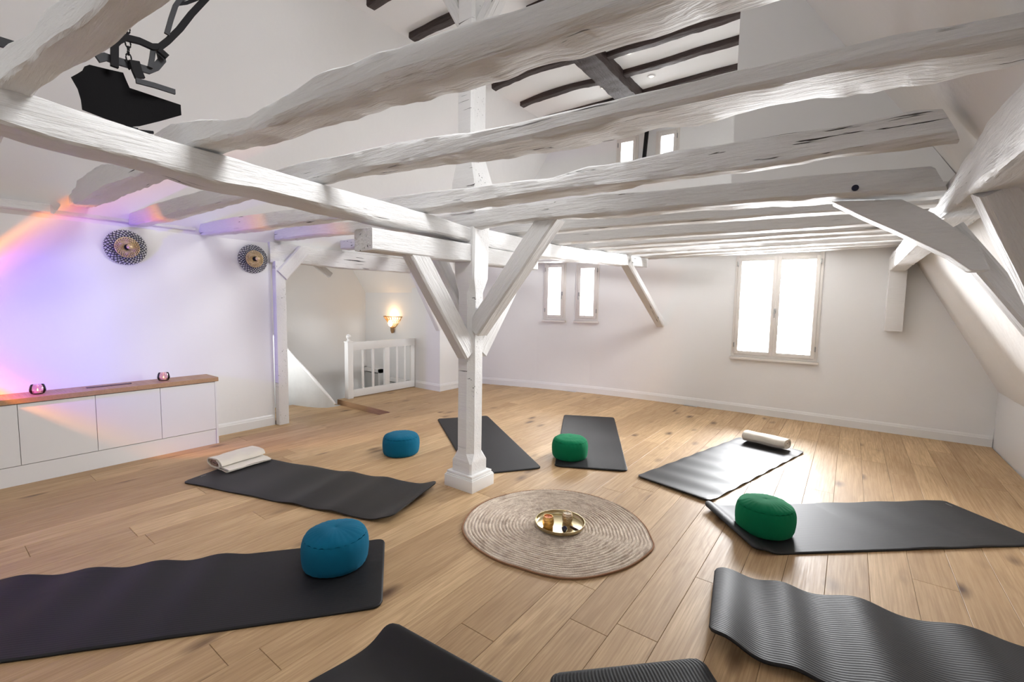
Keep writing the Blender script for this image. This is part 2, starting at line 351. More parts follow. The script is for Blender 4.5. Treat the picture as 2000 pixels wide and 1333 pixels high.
# right roof slope: lower part steep, upper part with roof windows out of view
def lineP(a, b, th, y):   # slope through xz points a->b, outward thickness
    d = Vector((b[0] - a[0], 0, b[1] - a[1])); L = d.length; d.normalize(); n_ = Vector((d.z, 0, -d.x))
    return L, (lambda u, v, s: Vector((a[0], 0, a[1])) + d * v + n_ * (th * s) + Vector((0, u, 0)))
L, P = lineP((1.30, .46), (.45, 2.04), .15, 0)
slab('wall_right_slope', [YB, 0, 3.4, 7.0], [0, L], lambda u, v: False, P, M['roof'])
L, P = lineP((.45, 2.04), (-.86, 4.05), .15, 0)
sky = [(3.9, 5.3, .85, 1.95)]
slab('ceiling_slope_right', [2.1, 3.4, 3.9, 5.3, 7.0], [0, .85, 1.95, L], lambda u, v: rect_in(u, v, sky), P, M['roof'])
L2, P2 = lineP((.33, 1.871), (-1.09, 4.05), .15, 0)
sky2 = [(.75, 1.85, 1.05, 2.15), (-1.45, -.35, 1.05, 2.15)]
slab('ceiling_slope_near', [YB, -1.45, -.35, .75, 1.85, 2.1], [0, 1.05, 2.15, L2], lambda u, v: rect_in(u, v, sky2), P2, M['roof'])
MB().prism([(.33, 1.871), (.60, 1.871), (.46, 2.04), (-.85, 4.06), (-1.09, 4.06)], 'y', 2.06, 2.10).build('ceiling_step_right', M['roof'], centre=True)['kind'] = 'structure'
L, P = lineP((-5.07, 1.99), (-3.76, 4.05), -.15, 0)
slab('ceiling_slope_left', [YB, 2.4, 5.2, 7.0], [0, L], lambda u, v: False, P, M['wall'])
MB().box((-4.2, YB, 4.04), (-.5, 7.0, 4.2)).build('ceiling', M['ceil'], centre=True)['kind'] = 'structure'
# partition above the joists at the right, with the closed ceiling behind it
MB().prism([(-.705, 2.06), (.44, 2.06), (.40, 2.11), (-.705, 3.86)], 'y', 3.40, 3.50).build('wall_partition', M['wall'], centre=True)['kind'] = 'structure'
MB().box((-.705, 3.5, 2.075), (.45, 6.6, 2.10)).build('ceiling_low', M['roof'], centre=True)['kind'] = 'structure'
# pier and stair wing
MB().box((-5.70, 4.95, -.1), (-5.06, 6.4, 2.3)).build('wall_pier', M['wall'], centre=True)['kind'] = 'structure'
MB().box((-7.2, 2.3, -2.2), (-7.0, 5.3, 2.4)).build('wall_stairwell_left', M['wall'], centre=True)['kind'] = 'structure'
MB().box((-7.0, 5.0, -2.2), (-5.70, 5.2, 2.0)).build('wall_stairwell_back', M['wall'], centre=True)['kind'] = 'structure'
slab('wall_stairwell_front', [-7.0, -6.7, -5.6, -5.10], [-2.2, .35, 1.55, 2.4], lambda u, v: -6.7 < u < -5.6 and .35 < v < 1.55, lambda u, v, s: (u, 2.43 - .18 * s, v), M['wall'])
MB().box((-7.0, 2.43, -2.2), (-5.6, 5.0, -2.1)).build('floor_stairwell', M['stair'], centre=True)['kind'] = 'structure'
MB().box((-5.72, 3.45, -2.1), (-5.6, 4.96, -.16)).build('wall_stairwell_right', M['wall'], centre=True)['kind'] = 'structure'
MB().prism([(2.4, 2.3), (4.50, 2.3), (5.1, 1.38), (5.25, 1.5), (4.6, 2.45), (2.4, 2.45)], 'x', -7.05, -5.12).build('ceiling_stairwell', M['roof'], centre=True)['kind'] = 'structure'

# ------------------------------------------------------------------ floor: subfloor + individual oak planks
fl = MB(); fl.box((-4.55, YB, -.30), (1.3, 6.62, -.0185)); fl.box((-5.30, YB, -.30), (-4.55, 2.62, -.0185)); fl.box((-5.72, 3.61, -.30), (-4.55, 6.62, -.0185)); fl.box((-6.2, 2.43, -.40), (-4.55, 3.61, -.0885))
floor = tag(fl.build('floor', M['subfloor']), kind='structure')
random.seed(7); PW = .179; x_off = .1585
def plank(x0, x1, y0, y1, tilt=None):
    if y1 - y0 < .05 or x1 - x0 < .02: return
    L = y1 - y0 - .0016; W = x1 - x0 - .0014; b = .0012; h = .018; dz = random.uniform(-.0003, .0003)
    vs = [(sx * L / 2, sy * W / 2, -h) for sx, sy in ((-1, -1), (1, -1), (1, 1), (-1, 1))] + [(sx * L / 2, sy * W / 2, -b) for sx, sy in ((-1, -1), (1, -1), (1, 1), (-1, 1))] + \
         [(sx * (L / 2 - b), sy * (W / 2 - b), dz) for sx, sy in ((-1, -1), (1, -1), (1, 1), (-1, 1))]
    fs = [(3, 2, 1, 0)] + [(i, (i + 1) % 4, 4 + (i + 1) % 4, 4 + i) for i in range(4)] + [(4 + i, 4 + (i + 1) % 4, 8 + (i + 1) % 4, 8 + i) for i in range(4)] + [(8, 9, 10, 11)]
    o = mesh('plank', vs, fs, M['oak'], floor, ((x0 + x1) / 2, (y0 + y1) / 2, 0)); o.rotation_euler = (0, 0, R(90))
    return o
x = x_off - 30 * PW; cols = []
while x < 1.24: cols.append(x); x += PW
JO = {}
for i, x0 in enumerate(cols):
    x1 = min(x0 + PW, 1.24)
    if x1 < -5.07: continue
    segs = []; ph = random.uniform(0, 1.9); y = YB - ph
    ends = [y]
    while y < 6.6:
        y += random.choice([1.55, 1.9, 1.9, 2.2]); ends.append(y)
    a0 = YB; a1 = gy((x0 + x1) / 2) - .005
    for p, q in zip(ends, ends[1:]):
        p, q = max(p, a0), min(q, a1)
        if q - p < .08: continue
        xx0 = max(x0, -5.07)
        if x0 > -4.56: plank(xx0, x1, p, q); continue
        if p < 2.62: plank(xx0, x1, p, min(q, 2.62))
        if q > 3.61: plank(xx0, x1, max(p, 3.61), q)
        if x1 > -4.55 and p < 3.61 and q > 2.62: plank(-4.55, x1, max(p, 2.62), min(q, 3.61))
# planks of the platform by the railing and of the sunken landing at the stairs
xs = [-5.07 - PW * k for k in range(6)]
for a, b in zip(xs[1:], xs):
    if b > -5.69: plank(max(a, -5.72), b, 3.61, 4.95)
for k in range(9):
    a = -4.55 - PW * k; o = plank(max(a - PW, -6.15), a, 2.63 if a > -5.0 else 2.44, 3.605)
    if o: o.location.z = -.07
MB().box((-5.72, 3.606, -.075), (-4.55, 3.614, -.001)).build('step_riser', M['oak_top'], floor)

# ------------------------------------------------------------------ baseboards
def board_path(pts, name, zoff=0.0, h=.115, t=.016):
    prof = [(0, 0), (t, 0), (t, h * .72), (t * .75, h * .78), (t * .75, h * .84), (t * .45, h * .93), (t * .25, h), (0, h)]
    vs = []; fs = []; k = len(prof)
    for i, (x, y, nx, ny) in enumerate(pts):
        for d, z in prof: vs.append((x + nx * d, y + ny * d, z + zoff))
    for i in range(len(pts) - 1):
        for j in range(k): fs.append((i * k + j, i * k + (j + 1) % k, (i + 1) * k + (j + 1) % k, (i + 1) * k + j))
    fs += [tuple(range(k)), tuple((len(pts) - 1) * k + j for j in range(k))[::-1]]
    return tag(recenter(mesh(name, vs, fs, M['trim'], smooth=25)), kind='structure')
board_path([(x, gy(x), -.05, -1) for x in [-5.06, -4.6, -4.1, -3.66, -3.23, -2.6, -2.07, -1.6, -1.07, -.3, .4, 1.235]], 'baseboard_back')
board_path([(-5.07, 1.80, 1, 0), (-5.07, 2.42, 1, 0)], 'baseboard_left')
board_path([(-5.60, 4.95, 0, -1), (-5.06, 4.95, 0, -1), (-5.055, 4.951, .99, -1), (-5.06, 4.96, 1, 0), (-5.06, 5.92, 1, 0)], 'baseboard_pier')
# ------------------------------------------------------------------ windows
def tapebox(mb, a, b, bev=.003): mb.box(a, b, bev)
def win(idx, cx, w_, z0, z1, sashes, handle_side=0, sill=True):
    y = gy(cx); t = math.atan2(gy(cx + .1) - gy(cx - .1), .2)
    e = empty('window_%d' % idx, (cx, y, z0), kind='structure', rotz=t)
    H = z1 - z0; hw = w_ / 2; fw = .042; n = len(sashes)
    f = MB(); f.box((-hw, -.018, 0), (-hw + fw, .06, H), .004).box((hw - fw, -.018, 0), (hw, .06, H), .004).box((-hw + fw, -.018, H - fw), (hw - fw, .06, H), .004).box((-hw + fw, -.018, 0), (hw - fw, .06, fw), .004)
    f.build('window_frame', M['window'], e, smooth=35)
    if sill: MB().box((-hw - .015, -.055, -.035), (hw + .015, .02, -.002), .005).build('window_sill', M['window'], e, smooth=35)
    for k, (a, b) in enumerate(sashes):   # a,b: sash outer x
        s = MB(); q = .045
        zz0, zz1 = fw - .008, H - fw + .008
        s.box((a, -.032, zz0), (a + q, .035, zz1), .005).box((b - q, -.032, zz0), (b, .035, zz1), .005).box((a + q, -.032, zz1 - q), (b - q, .035, zz1), .005).box((a + q, -.032, zz0), (b - q, .035, zz0 + q), .005)
        so = s.build('sash', M['window'], e, smooth=35)
        MB().box((a + q - .004, 0, zz0 + q - .004), (b - q + .004, .005, zz1 - q + .004)).build('pane', M['pane'], so)
        hx = a + .012 if k == 0 else b - .012
        if n == 1: hx = a + .01 if handle_side > 0 else b - .01
        for hz in (.12, H - .14):
            MB().lathe([(.006, 0), (.007, .002), (.007, .06), (.006, .062)], 10, (hx + (-.014 if hx == a + .012 or (n == 1 and handle_side > 0) else .014), -.036, hz)).build('hinge', M['steel'], so, smooth=40)
    hx = {1: 0, 2: (sashes[0][1] + sashes[-1][0]) / 2}[n] if n == 2 else (sashes[0][1] - .022 if handle_side > 0 else sashes[0][0] + .022)
    h = MB(); h.box((hx - .011, -.041, H * .46 - .03), (hx + .011, -.031, H * .46 + .03), .002); h.tube([(hx, -.035, H * .46), (hx, -.06, H * .46), (hx, -.064, H * .46 - .02), (hx, -.062, H * .46 - .085)], .006, 8)
    h.build('handle', M['steel'], e, smooth=40)
    return e
win(1, -.77, .95, .74, 2.05, [(-.445, .0), (.0, .445)])
win(2, -3.815, .36, 1.135, 2.04, [(-.15, .15)], 1)
win(3, -3.30, .365, 1.135, 2.02, [(-.15, .15)], -1)
win(4, -2.76, .32, 3.12, 3.82, [(-.13, .13)], 1, False)
win(5, -2.195, .32, 3.12, 3.82, [(-.13, .13)], -1, False)
tag(timber('window_strut', (-2.50, gy(-2.5) - .10, 3.14), (-2.44, gy(-2.4) - .10, 4.04), .05, .05, (0, 1, 0), M['iron'], amp=0, cham=.01), 'dark grey bar standing between the two high gable windows', 'bar')
# rear windows (behind the camera)
for k, (a, b, c, d) in enumerate(hr):
    e = empty('window_%d' % (6 + k), ((a + b) / 2, YB, c), kind='structure')
    f = MB(); W2 = (b - a) / 2; H = d - c
    for xx in (-W2, -W2 / 3 - .03, W2 / 3 - .03, W2 - .06): f.box((xx, -.12, 0), (xx + .06, -.04, H))
    f.box((-W2, -.12, 0), (W2, -.04, .06)).box((-W2, -.12, H - .06), (W2, -.04, H)); f.build('window_frame', M['window'], e)
    MB().box((-W2 + .02, -.085, .02), (W2 - .02, -.08, H - .02)).build('pane', M['pane'], e)
# unseen window added to let fill light onto the stair walls
e = empty('window_8', (-6.15, 2.34, .35), kind='structure'); f = MB()
for xx in (-.55, -.025, .50): f.box((xx, -.03, 0), (xx + .05, .03, 1.2))
f.box((-.55, -.03, 0), (.55, .03, .05)).box((-.55, -.03, 1.15), (.55, .03, 1.2)); f.build('window_frame', M['window'], e)
MB().box((-.54, -.004, .02), (.54, .002, 1.18)).build('pane', M['pane'], e)
# roof window frames
for k, (PP, (a, b, c, d)) in enumerate([(P, sky[0]), (P2, sky2[0]), (P2, sky2[1])]):
    PP = lineP((.45, 2.04), (-.86, 4.05), .15, 0)[1] if k == 0 else lineP((.33, 1.871), (-1.09, 4.05), .15, 0)[1]
    e = empty('window_%d' % (9 + k), PP((a + b) / 2, c, 0), kind='structure'); f = MB(); o0 = Vector(e.location)
    def bx(u0, u1, v0, v1, mb, s0=-.03, s1=.6):
        q = [PP(u, v, s) - o0 for s in (s0, s1) for u, v in ((u0, v0), (u1, v0), (u1, v1), (u0, v1))]
        mb.add(q, [(0, 1, 2, 3), (7, 6, 5, 4), (0, 1, 5, 4), (1, 2, 6, 5), (2, 3, 7, 6), (3, 0, 4, 7)])
    bx(a, a + .05, c, d, f); bx(b - .05, b, c, d, f); bx(a + .05, b - .05, c, c + .05, f); bx(a + .05, b - .05, d - .05, d, f); f.build('window_frame', M['trim'], e)
    g_ = MB(); bx(a + .04, b - .04, c + .04, d - .04, g_, .3, .33); g_.build('pane', M['pane'], e)

# ================================================================== TIMBER FRAME
JD = {2: {'T': [(-5.901, 2.228), (-5.393, 2.242), (-4.622, 2.194), (-4.59, 2.233), (-4.211, 2.226), (-3.841, 2.213), (-3.424, 2.15), (-3.003, 2.111), (-2.662, 2.151), (-2.459, 2.149), (-2.267, 2.119), (-2.064, 2.083), (-1.898, 2.046), (-1.714, 2.018), (-1.639, 2.016), (-1.503, 2.017), (-1.424, 2.021), (-1.263, 2.03), (-1.087, 2.013), (-1.015, 2.015), (-0.926, 1.998), (-0.844, 1.992), (-0.699, 1.974), (-0.558, 1.96), (-0.504, 1.954)], 'B': [(-5.79, 2.143), (-4.948, 2.096), (-4.401, 2.06), (-3.716, 2.045), (-3.07, 2.018), (-2.196, 2.009), (-1.839, 1.971), (-1.606, 1.956), (-1.468, 1.955), (-1.189, 1.941), (-1.036, 1.933), (-0.892, 1.916), (-0.74, 1.906), (-0.634, 1.9), (-0.52, 1.891), (-0.452, 1.885), (-0.367, 1.881), (-0.3, 1.88)], 'K': [(-2.191, 0.879), (-1.88, 0.876), (-1.593, 0.883), (-1.376, 0.878), (-1.257, 0.881), (-1.076, 0.871), (-0.829, 0.863), (-0.706, 0.87), (-0.581, 0.859), (-0.424, 0.865), (-0.315, 0.87), (-0.261, 0.873), (-0.21, 0.871), (-0.141, 0.88)]}, 3: {'T': [(-2.527, 2.111), (-2.399, 2.112), (-2.221, 2.102), (-1.956, 2.081), (-1.62, 2.072), (-1.298, 2.039), (-1.179, 2.019), (-1.068, 2.014), (-0.881, 2.005), (-0.783, 2.002), (-0.522, 1.998), (-0.386, 1.995), (-0.266, 1.993), (-0.149, 1.988), (-0.048, 1.981), (0.022, 1.978), (0.12, 1.965), (0.207, 1.959)], 'B': [(-2.192, 1.979), (-1.958, 1.989), (-1.522, 1.966), (-1.241, 1.954), (-1.14, 1.956), (-0.849, 1.944), (-0.605, 1.945), (-0.466, 1.94), (-0.359, 1.937), (-0.281, 1.937), (-0.146, 1.932), (-0.028, 1.932), (0.025, 1.93), (0.123, 1.92), (0.231, 1.909)], 'K': [(-2.185, 1.362), (-1.976, 1.39), (-1.762, 1.424), (-1.357, 1.415), (-1.087, 1.478), (-0.876, 1.487), (-0.692, 1.506), (-0.523, 1.477), (-0.415, 1.513), (-0.301, 1.483), (-0.233, 1.465), (-0.125, 1.471), (0.004, 1.499), (0.09, 1.48), (0.169, 1.469), (0.259, 1.447)]}, 4: {'T': [(-2.638, 2.079), (-2.18, 2.071), (-1.796, 2.047), (-1.622, 2.04), (-1.246, 2.023), (-1.057, 2.043), (-0.842, 2.033), (-0.638, 2.043), (-0.401, 2.035), (-0.164, 2.027), (0.011, 2.021), (0.128, 2.029), (0.183, 2.02)], 'B': [(-2.194, 1.95), (-1.967, 1.956), (-1.501, 1.951), (-1.244, 1.95), (-0.943, 1.939), (-0.57, 1.929), (-0.289, 1.925), (-0.025, 1.926), (0.172, 1.925), (0.229, 1.921)], 'K': [(-2.204, 2.11), (-2.01, 2.144), (-1.647, 2.146), (-1.052, 2.128), (-0.793, 2.069), (-0.482, 2.052), (-0.298, 2.067), (-0.024, 2.065), (0.235, 2.075)]}, 5: {'T': [(-1.206, 2.022), (-0.85, 1.995), (-0.548, 1.987), (-0.349, 1.976), (-0.133, 1.973), (0.216, 1.945), (0.273, 1.937)], 'B': [(-2.198, 1.911), (-2.042, 1.915), (-1.65, 1.922), (-1.107, 1.893), (-0.688, 1.89), (-0.343, 1.88), (-0.099, 1.868), (0.223, 1.85)], 'K': [(-1.504, 2.518), (-1.157, 2.552), (-0.721, 2.561), (-0.599, 2.589), (-0.134, 2.634)]}, 1: {'Bxy': [(-2.073, 0.228), (-2.023, 0.232), (-1.92, 0.245), (-1.85, 0.253), (-1.725, 0.261), (-1.659, 0.268), (-1.586, 0.28), (-1.511, 0.29), (-1.419, 0.297), (-1.351, 0.3)], 'K': [(-2.129, 0.303), (-1.99, 0.32), (-1.887, 0.327), (-1.815, 0.338), (-1.738, 0.351), (-1.632, 0.365), (-1.448, 0.371), (-1.33, 0.382), (-1.222, 0.391)], 'T': [(-2.262, 2.199), (-1.924, 2.126), (-1.723, 2.087), (-1.622, 2.08), (-1.569, 2.083)]}}
GD = {'T': [(0.317, 2.046), (0.473, 2.028), (0.748, 2.007), (0.88, 2.002), (1.087, 1.989), (1.309, 1.979), (1.363, 1.975), (1.66, 1.961), (2.0, 1.95), (2.097, 1.946), (2.432, 1.916)], 'B': [(0.223, 1.928), (0.354, 1.909), (0.617, 1.904), (0.856, 1.872), (0.992, 1.879), (1.304, 1.859), (1.659, 1.841), (2.097, 1.833), (2.411, 1.821)], 'K': [(0.238, -2.354), (0.669, -2.384), (1.085, -2.398), (1.631, -2.343), (2.266, -2.366)]}
def wl(v, lo, hi): return max(lo, min(hi, v))
JL = {1: 'hewn white ceiling joist nearest the camera, crossing the top left corner', 2: 'broad wavy white ceiling joist, second from the camera, with a knobbly left end',
      3: 'wavy white ceiling joist, third from the camera, with a bark-edged underside', 4: 'white ceiling joist, fourth from the camera, resting on the side purlin at right',
      5: 'white tie beam over the central post with a dark peg hole near its right end'}
G = 'white joists across the ceiling'
# joist 1
d = JD[1]
bxy = d['Bxy'] + [(-.4, .31)]; kk = d['K'] + [(-.4, .42)]; bxy = [(-5.07, .17), (-2.6, .18)] + bxy; kk = [(-5.07, .32), (-2.6, .30)] + kk
o = joist('ceiling_joist', -5.05, .35, lambda x: interp(x, bxy), lambda x: interp(x, [(-5.07, 2.19), (-2.4, 2.16), (-2.08, 2.128), (-1.8, 2.100), (-1.72, 2.115), (-1.6, 2.115), (-.4, 2.08)]), lambda x: interp(x, [(-5.1, 2.05), (-2.1, 2.035), (.5, 2.0)]), lambda x: interp(x, kk), seed=1, rough=.006)
tag(o, JL[1], 'beam', G)
for n in (2, 3, 4, 5):
    d = JD[n]; T, B, K = list(d['T']), list(d['B']), list(d['K'])
    yR = {2: .75, 3: 1.31, 4: 2.0, 5: 2.44}[n]; yL = {2: .84, 3: 1.22, 4: 1.75, 5: 2.44}[n]
    wd = {2: .13, 3: .12, 4: .12, 5: .13}[n]
    xr = {2: .52, 3: .40, 4: .24, 5: .27}[n]
    if n > 2:
        x0 = B[0][0]; zl = {3: 2.0, 4: 1.99, 5: 2.02}[n]
        B = [(-5.1, zl), (-4.2, zl - .01), (x0 - .3, B[0][1] + .03)] + B
        t0 = T[0]; T = [(-5.1, zl + .10), (-4.4, zl + .12), (min(t0[0], -2.7) - .1, max(t0[1], B[2][1] + .09))] + T
    else:
        T = [(max(-5.07, a), b) for a, b in T if a > -5.2]; B = [(max(-5.07, a), b) for a, b in B if a > -5.2]
        T = [(-5.07, 2.15), (-4.95, 2.17)] + [t for t in T if t[0] > -4.8]; B = [(-5.07, 2.09)] + [t for t in B if t[0] > -4.98]
    kf = lambda x, K=K, yR=yR, yL=yL, wd=wd: (interp(x, K) if x > K[0][0] else interp(x, [(-5.07, yL + wd), (K[0][0], K[0][1])]))
    yf = lambda x, yR=yR, yL=yL: yR if x > -2.3 else yR + (yL - yR) * (-2.3 - x) / 2.77
    zb = lambda x, B=B: interp(x, B); zt = lambda x, T=T, B=B: max(interp(x, T), interp(x, B) + .035)
    o = joist('ceiling_joist', -5.04 if n != 5 else -5.0, xr, yf, zt, zb, kf, seed=n * 3.3, rough=.007 if n > 2 else .009, facet=.03, slant=.5)
    tag(o, JL[n], 'beam', G)
    if n == 5:
        MB().lathe([(.0005, -.004), (.013, -.004), (.013, .0), (.0005, .0)], 14, (0, 0, 0)).build('peg_hole', M['stone'], o)
        h = o.children[0]; h.rotation_euler = (R(90), 0, 0); h.location = Vector((-.02, 2.434, 1.895)) - o.location
farj = [(6, 3.00, 3.20, 1.945, 1.895), (7, 3.58, 3.88, 1.935, 1.905), (8, 4.16, 4.28, 1.95, 1.945), (9, 4.60, 4.70, 1.972, 1.968), (10, 5.20, 5.22, 1.99, 1.99), (11, 5.66, 5.66, 2.0, 2.01), (12, 6.12, 6.05, 2.02, 2.035)]
ordn = {6: 'first', 7: 'second', 8: 'third', 9: 'fourth', 10: 'fifth', 11: 'sixth', 12: 'seventh and last'}
for n, yr, ylft, za, zb_ in farj:
    yf = lambda x, yr=yr, yl=ylft: yr if x > -2.3 else yr + (yl - yr) * (-2.3 - x) / 2.77
    zbf = lambda x, a=za, b=zb_, n=n: interp(x, [(-5.1, 2.0 if n < 12 else 2.03), (-2.3, a), (.3, b)]) + .006 * nz(x * 1.3, n, 0)
    hh = .105
    o = joist('ceiling_joist', {12: -4.3, 11: -4.6}.get(n, -4.95), .40, yf, lambda x, f=zbf: f(x) + hh + .008 * nz(x * 1.7, 4, 2), zbf, lambda x, f=yf: f(x) + .125 + .01 * nz(x * 2, 7, 1), seed=n * 2.1, rough=.004, facet=.02)
    tag(o, 'straight white ceiling joist, %s one beyond the central post towards the window wall' % ordn[n], 'beam', G)
# girder under the joists (two lengths meeting at the post)
gT, gB, gK = GD['T'], GD['B'], GD['K']
gT = [(-2.3, 2.06)] + gT; gB = [(-2.3, 1.98)] + gB; gK2 = [(-2.3, -2.37)] + gK
o = joist('girder', -2.25, 2.44, lambda y: -2.19, lambda y: interp(y, gT) - .004, lambda y: interp(y, gB), lambda y: interp(y, gK2), along='y', seed=9, rough=.004, facet=.018)
tag(o, 'long white girder running from the left edge of the picture to the central post', 'beam')
o = joist('girder', 2.62, 5.92, lambda y: -2.19, lambda y: interp(y, [(2.6, 1.925), (3.63, 1.925), (4.17, 1.942), (4.58, 1.96), (5.32, 1.99), (5.92, 2.0)]), lambda y: interp(y, [(2.6, 1.80), (3.38, 1.795), (5.92, 1.885)]), lambda y: -2.36, along='y', seed=12, rough=.003)
tag(o, 'white girder length beyond the post, ending short of the window wall', 'beam')
# saddle beam under the girder
o = joist('saddle_beam', 1.61, 2.44, lambda y: -2.185, lambda y: 1.80, lambda y: 1.675, lambda y: -2.355, along='y', seed=14, rough=.002); tag(o, 'short white saddle beam under the girder, square end facing the camera', 'beam')
o = joist('saddle_beam', 2.62, 3.30, lambda y: -2.185, lambda y: 1.795, lambda y: 1.675, lambda y: -2.355, along='y', seed=15, rough=.002); tag(o, 'short white saddle beam behind the central post', 'beam')
# central post
post = empty('timber_post', (-2.265, 2.53, 0), 'white chamfered timber post on a square plinth in the middle of the room', 'post')
def oct_sect(hx, hy, c): return [(-hx + c, -hy), (hx - c, -hy), (hx, -hy + c), (hx, hy - c), (hx - c, hy), (-hx + c, hy), (-hx, hy - c), (-hx, -hy + c)]
def loft(mb, secs):
    k = 8; vs = []; fs = []
    for z, hx, hy, c, ox in secs:
        for a, b in oct_sect(hx, hy, c): vs.append((a + ox + .0015 * nz(a * 9, b * 9, z * 3), b + .0015 * nz(b * 9, z * 3, a * 9), z))
    for i in range(len(secs) - 1):
        for j in range(k): fs.append((i * k + j, i * k + (j + 1) % k, (i + 1) * k + (j + 1) % k, (i + 1) * k + j))
    fs += [tuple(range(k))[::-1], tuple((len(secs) - 1) * k + j for j in range(k))]
    mb.add(vs, fs)
def mix_secs(a, b, z0, z1, n): return [(z0 + (z1 - z0) * i / n, *[p + (q - p) * (i / n) for p, q in zip(a, b)]) for i in range(n + 1)]
sh = MB(); lo = (.098, .094, .012, 0); md = (.083, .083, .042, 0); hi = (.092, .088, .012, .006)
loft(sh, mix_secs(lo, lo, .115, .20, 2)[:-1] + mix_secs(lo, md, .20, .265, 3)[:-1] + mix_secs(md, md, .265, 1.46, 26)[:-1] + mix_secs(md, hi, 1.46, 1.56, 5)[:-1] + mix_secs(hi, (.102, .088, .012, .006), 1.56, 1.93, 6))
o = sh.build('shaft', M['timber_post'], post, smooth=22); 
pl = MB(); pl.box((-.14, -.125, 0), (.14, .125, .088), .002); pl.box((-.134, -.119, .088), (.134, .119, .098), .002); pl.box((-.127, -.112, .098), (.127, .112, .118), .003); pl.build('plinth', M['trim'], post, smooth=35)
for (x, z, y) in ((.012, 1.22, -.0835), (-.03, 1.06, -.0835)):
    h = MB().lathe([(.0005, -.006), (.009, -.006), (.009, .003), (.0005, .003)], 12).build('peg_hole', M['stone'], post); h.rotation_euler = (R(90), 0, 0); h.location = (x, y, z)
# braces of the post
BR = 'knee braces of the central post'
def brace(p0, p1, w_, h_, up, label, **k): return tag(timber('knee_brace', p0, p1, w_, h_, up, M['timber'], amp=.003, **k), label, 'brace')
brace((-2.20, 2.53, 1.19), (-1.56, 2.53, 1.955), .12, .135, (0, 0, 1), 'white knee brace rising from the post to the tie beam at right')
brace((-2.33, 2.53, 1.30), (-2.74, 2.53, 1.93), .12, .09, (0, 0, 1), 'white knee brace rising leftwards from the post behind the saddle beam')
brace((-2.245, 2.47, 1.02), (-2.245, 1.95, 1.72), .10, .135, (0, 0, 1), 'white knee brace under the near saddle beam, dark underside')
brace((-2.245, 2.59, 1.02), (-2.245, 3.13, 1.72), .10, .135, (0, 0, 1), 'white knee brace under the far saddle beam behind the post')
brace((-2.23, 5.28, 1.90), (-2.17, 6.47, 1.12), .12, .085, (0, 0, 1), 'white brace from the girder end down to the window wall')
# upper post
up = empty('upper_post', (-2.27, 2.53, 2.02), 'white post rising above the tie beam to the high ceiling, flared foot', 'post')
sh = MB(); loft(sh, mix_secs((.115, .10, .01, .01), (.115, .10, .01, .01), 0, .22, 3)[:-1] + mix_secs((.115, .10, .01, .01), (.078, .078, .02, 0), .22, .40, 5)[:-1] + mix_secs((.078, .078, .02, 0), (.078, .078, .02, 0), .40, 2.01, 20)); sh.build('shaft', M['timber_post'], up, smooth=22)
brace((-2.30, 2.53, 3.30), (-2.75, 2.53, 4.03), .11, .09, (0, 0, 1), 'white brace at the head of the upper post, left one')
brace((-2.24, 2.53, 3.22), (-1.55, 2.53, 4.03), .11, .09, (0, 0, 1), 'white brace at the head of the upper post, right one')
# left door post, wall plate over the stair opening
lp = empty('door_post', (-5.03, 2.49, 0), 'slim white post at the near side of the stair opening', 'post')
MB().box((-.035, -.055, 0), (.045, .055, 1.80), .008).build('shaft', M['timber_post'], lp, smooth=35)
brace((-5.02, 2.50, 1.65), (-5.02, 2.76, 1.94), .11, .14, (0, 0, 1), 'small white brace at the top of the door post')
o = joist('wall_plate', 2.40, 4.97, lambda y: -5.02, lambda y: 1.985 + .02 * math.sin(y), lambda y: 1.785 + .004 * math.sin(5 * y), lambda y: -5.16, along='y', seed=21, rough=.004); tag(o, 'white wall plate spanning the top of the stair opening', 'beam')
o = joist('wall_plate', YB + .02, 1.72, lambda y: -4.97 if y < .75 else -5.03, lambda y: 2.085, lambda y: 2.02, lambda y: -5.07, along='y', seed=23, rough=.002); tag(o, 'narrow wall plate along the head of the left wall', 'beam')
brace((-5.02, 4.36, 1.84), (-5.02, 4.90, .97), .09, .085, (0, 0, 1), 'slim white brace against the pier right of the stair opening')
brace((-5.35, 2.95, 1.95), (-5.35, 3.30, 1.70), .06, .08, (0, 0, 1), 'small bracket under the stair ceiling behind the wall plate')
# right side: purlin, strut, braces (leaning frame)
o = joist('side_purlin', -2.2, 2.66, lambda y: .27, lambda y: 1.895 + .012 * nz(y * 2, 1, 1), lambda y: interp(y, [(-2, 1.72), (1.45, 1.735), (2.66, 1.775)]), lambda y: .43, along='y', seed=31, rough=.009); tag(o, 'heavy rough white purlin along the right roof slope, end near the tie beam', 'beam')
o = joist('side_purlin', 2.80, 6.55, lambda y: .30, lambda y: 1.93 + .01 * (y - 2.7), lambda y: 1.80, lambda y: .44, along='y', seed=33, rough=.004); tag(o, 'white purlin length beyond the broad brace, running to the window wall', 'beam')
def board(name, poly, y0, y1, label, cat='brace', m=None):
    o = MB().prism(poly, 'y', y0, y1).build(name, m or M['timber'], centre=True); bv = o.modifiers.new('bevel', 'BEVEL'); bv.width = .006; bv.segments = 2; return tag(o, label, cat)
board('tie_brace', [(-.103, 1.862), (.02, 1.780), (.131, 1.712), (.30, 1.60), (.365, 1.541), (.418, 1.541), (.38, 1.64), (.24, 1.775), (.138, 1.842)], 2.50, 2.62, 'broad flat white board brace between tie beam and leaning strut')
tag(timber('leaning_strut', (.315, 2.68, 1.73), (.96, 2.68, .78), .12, .075, (0, 0, 1), M['timber'], amp=.004), 'white leaning strut descending below the broad brace at the right edge', 'strut')
tag(timber('purlin_brace', (.34, 2.05, 1.78), (.62, 2.36, 1.27), .12, .10, (0, 1, 0), M['timber'], amp=.004), 'white brace dropping from the purlin at the right edge', 'brace')
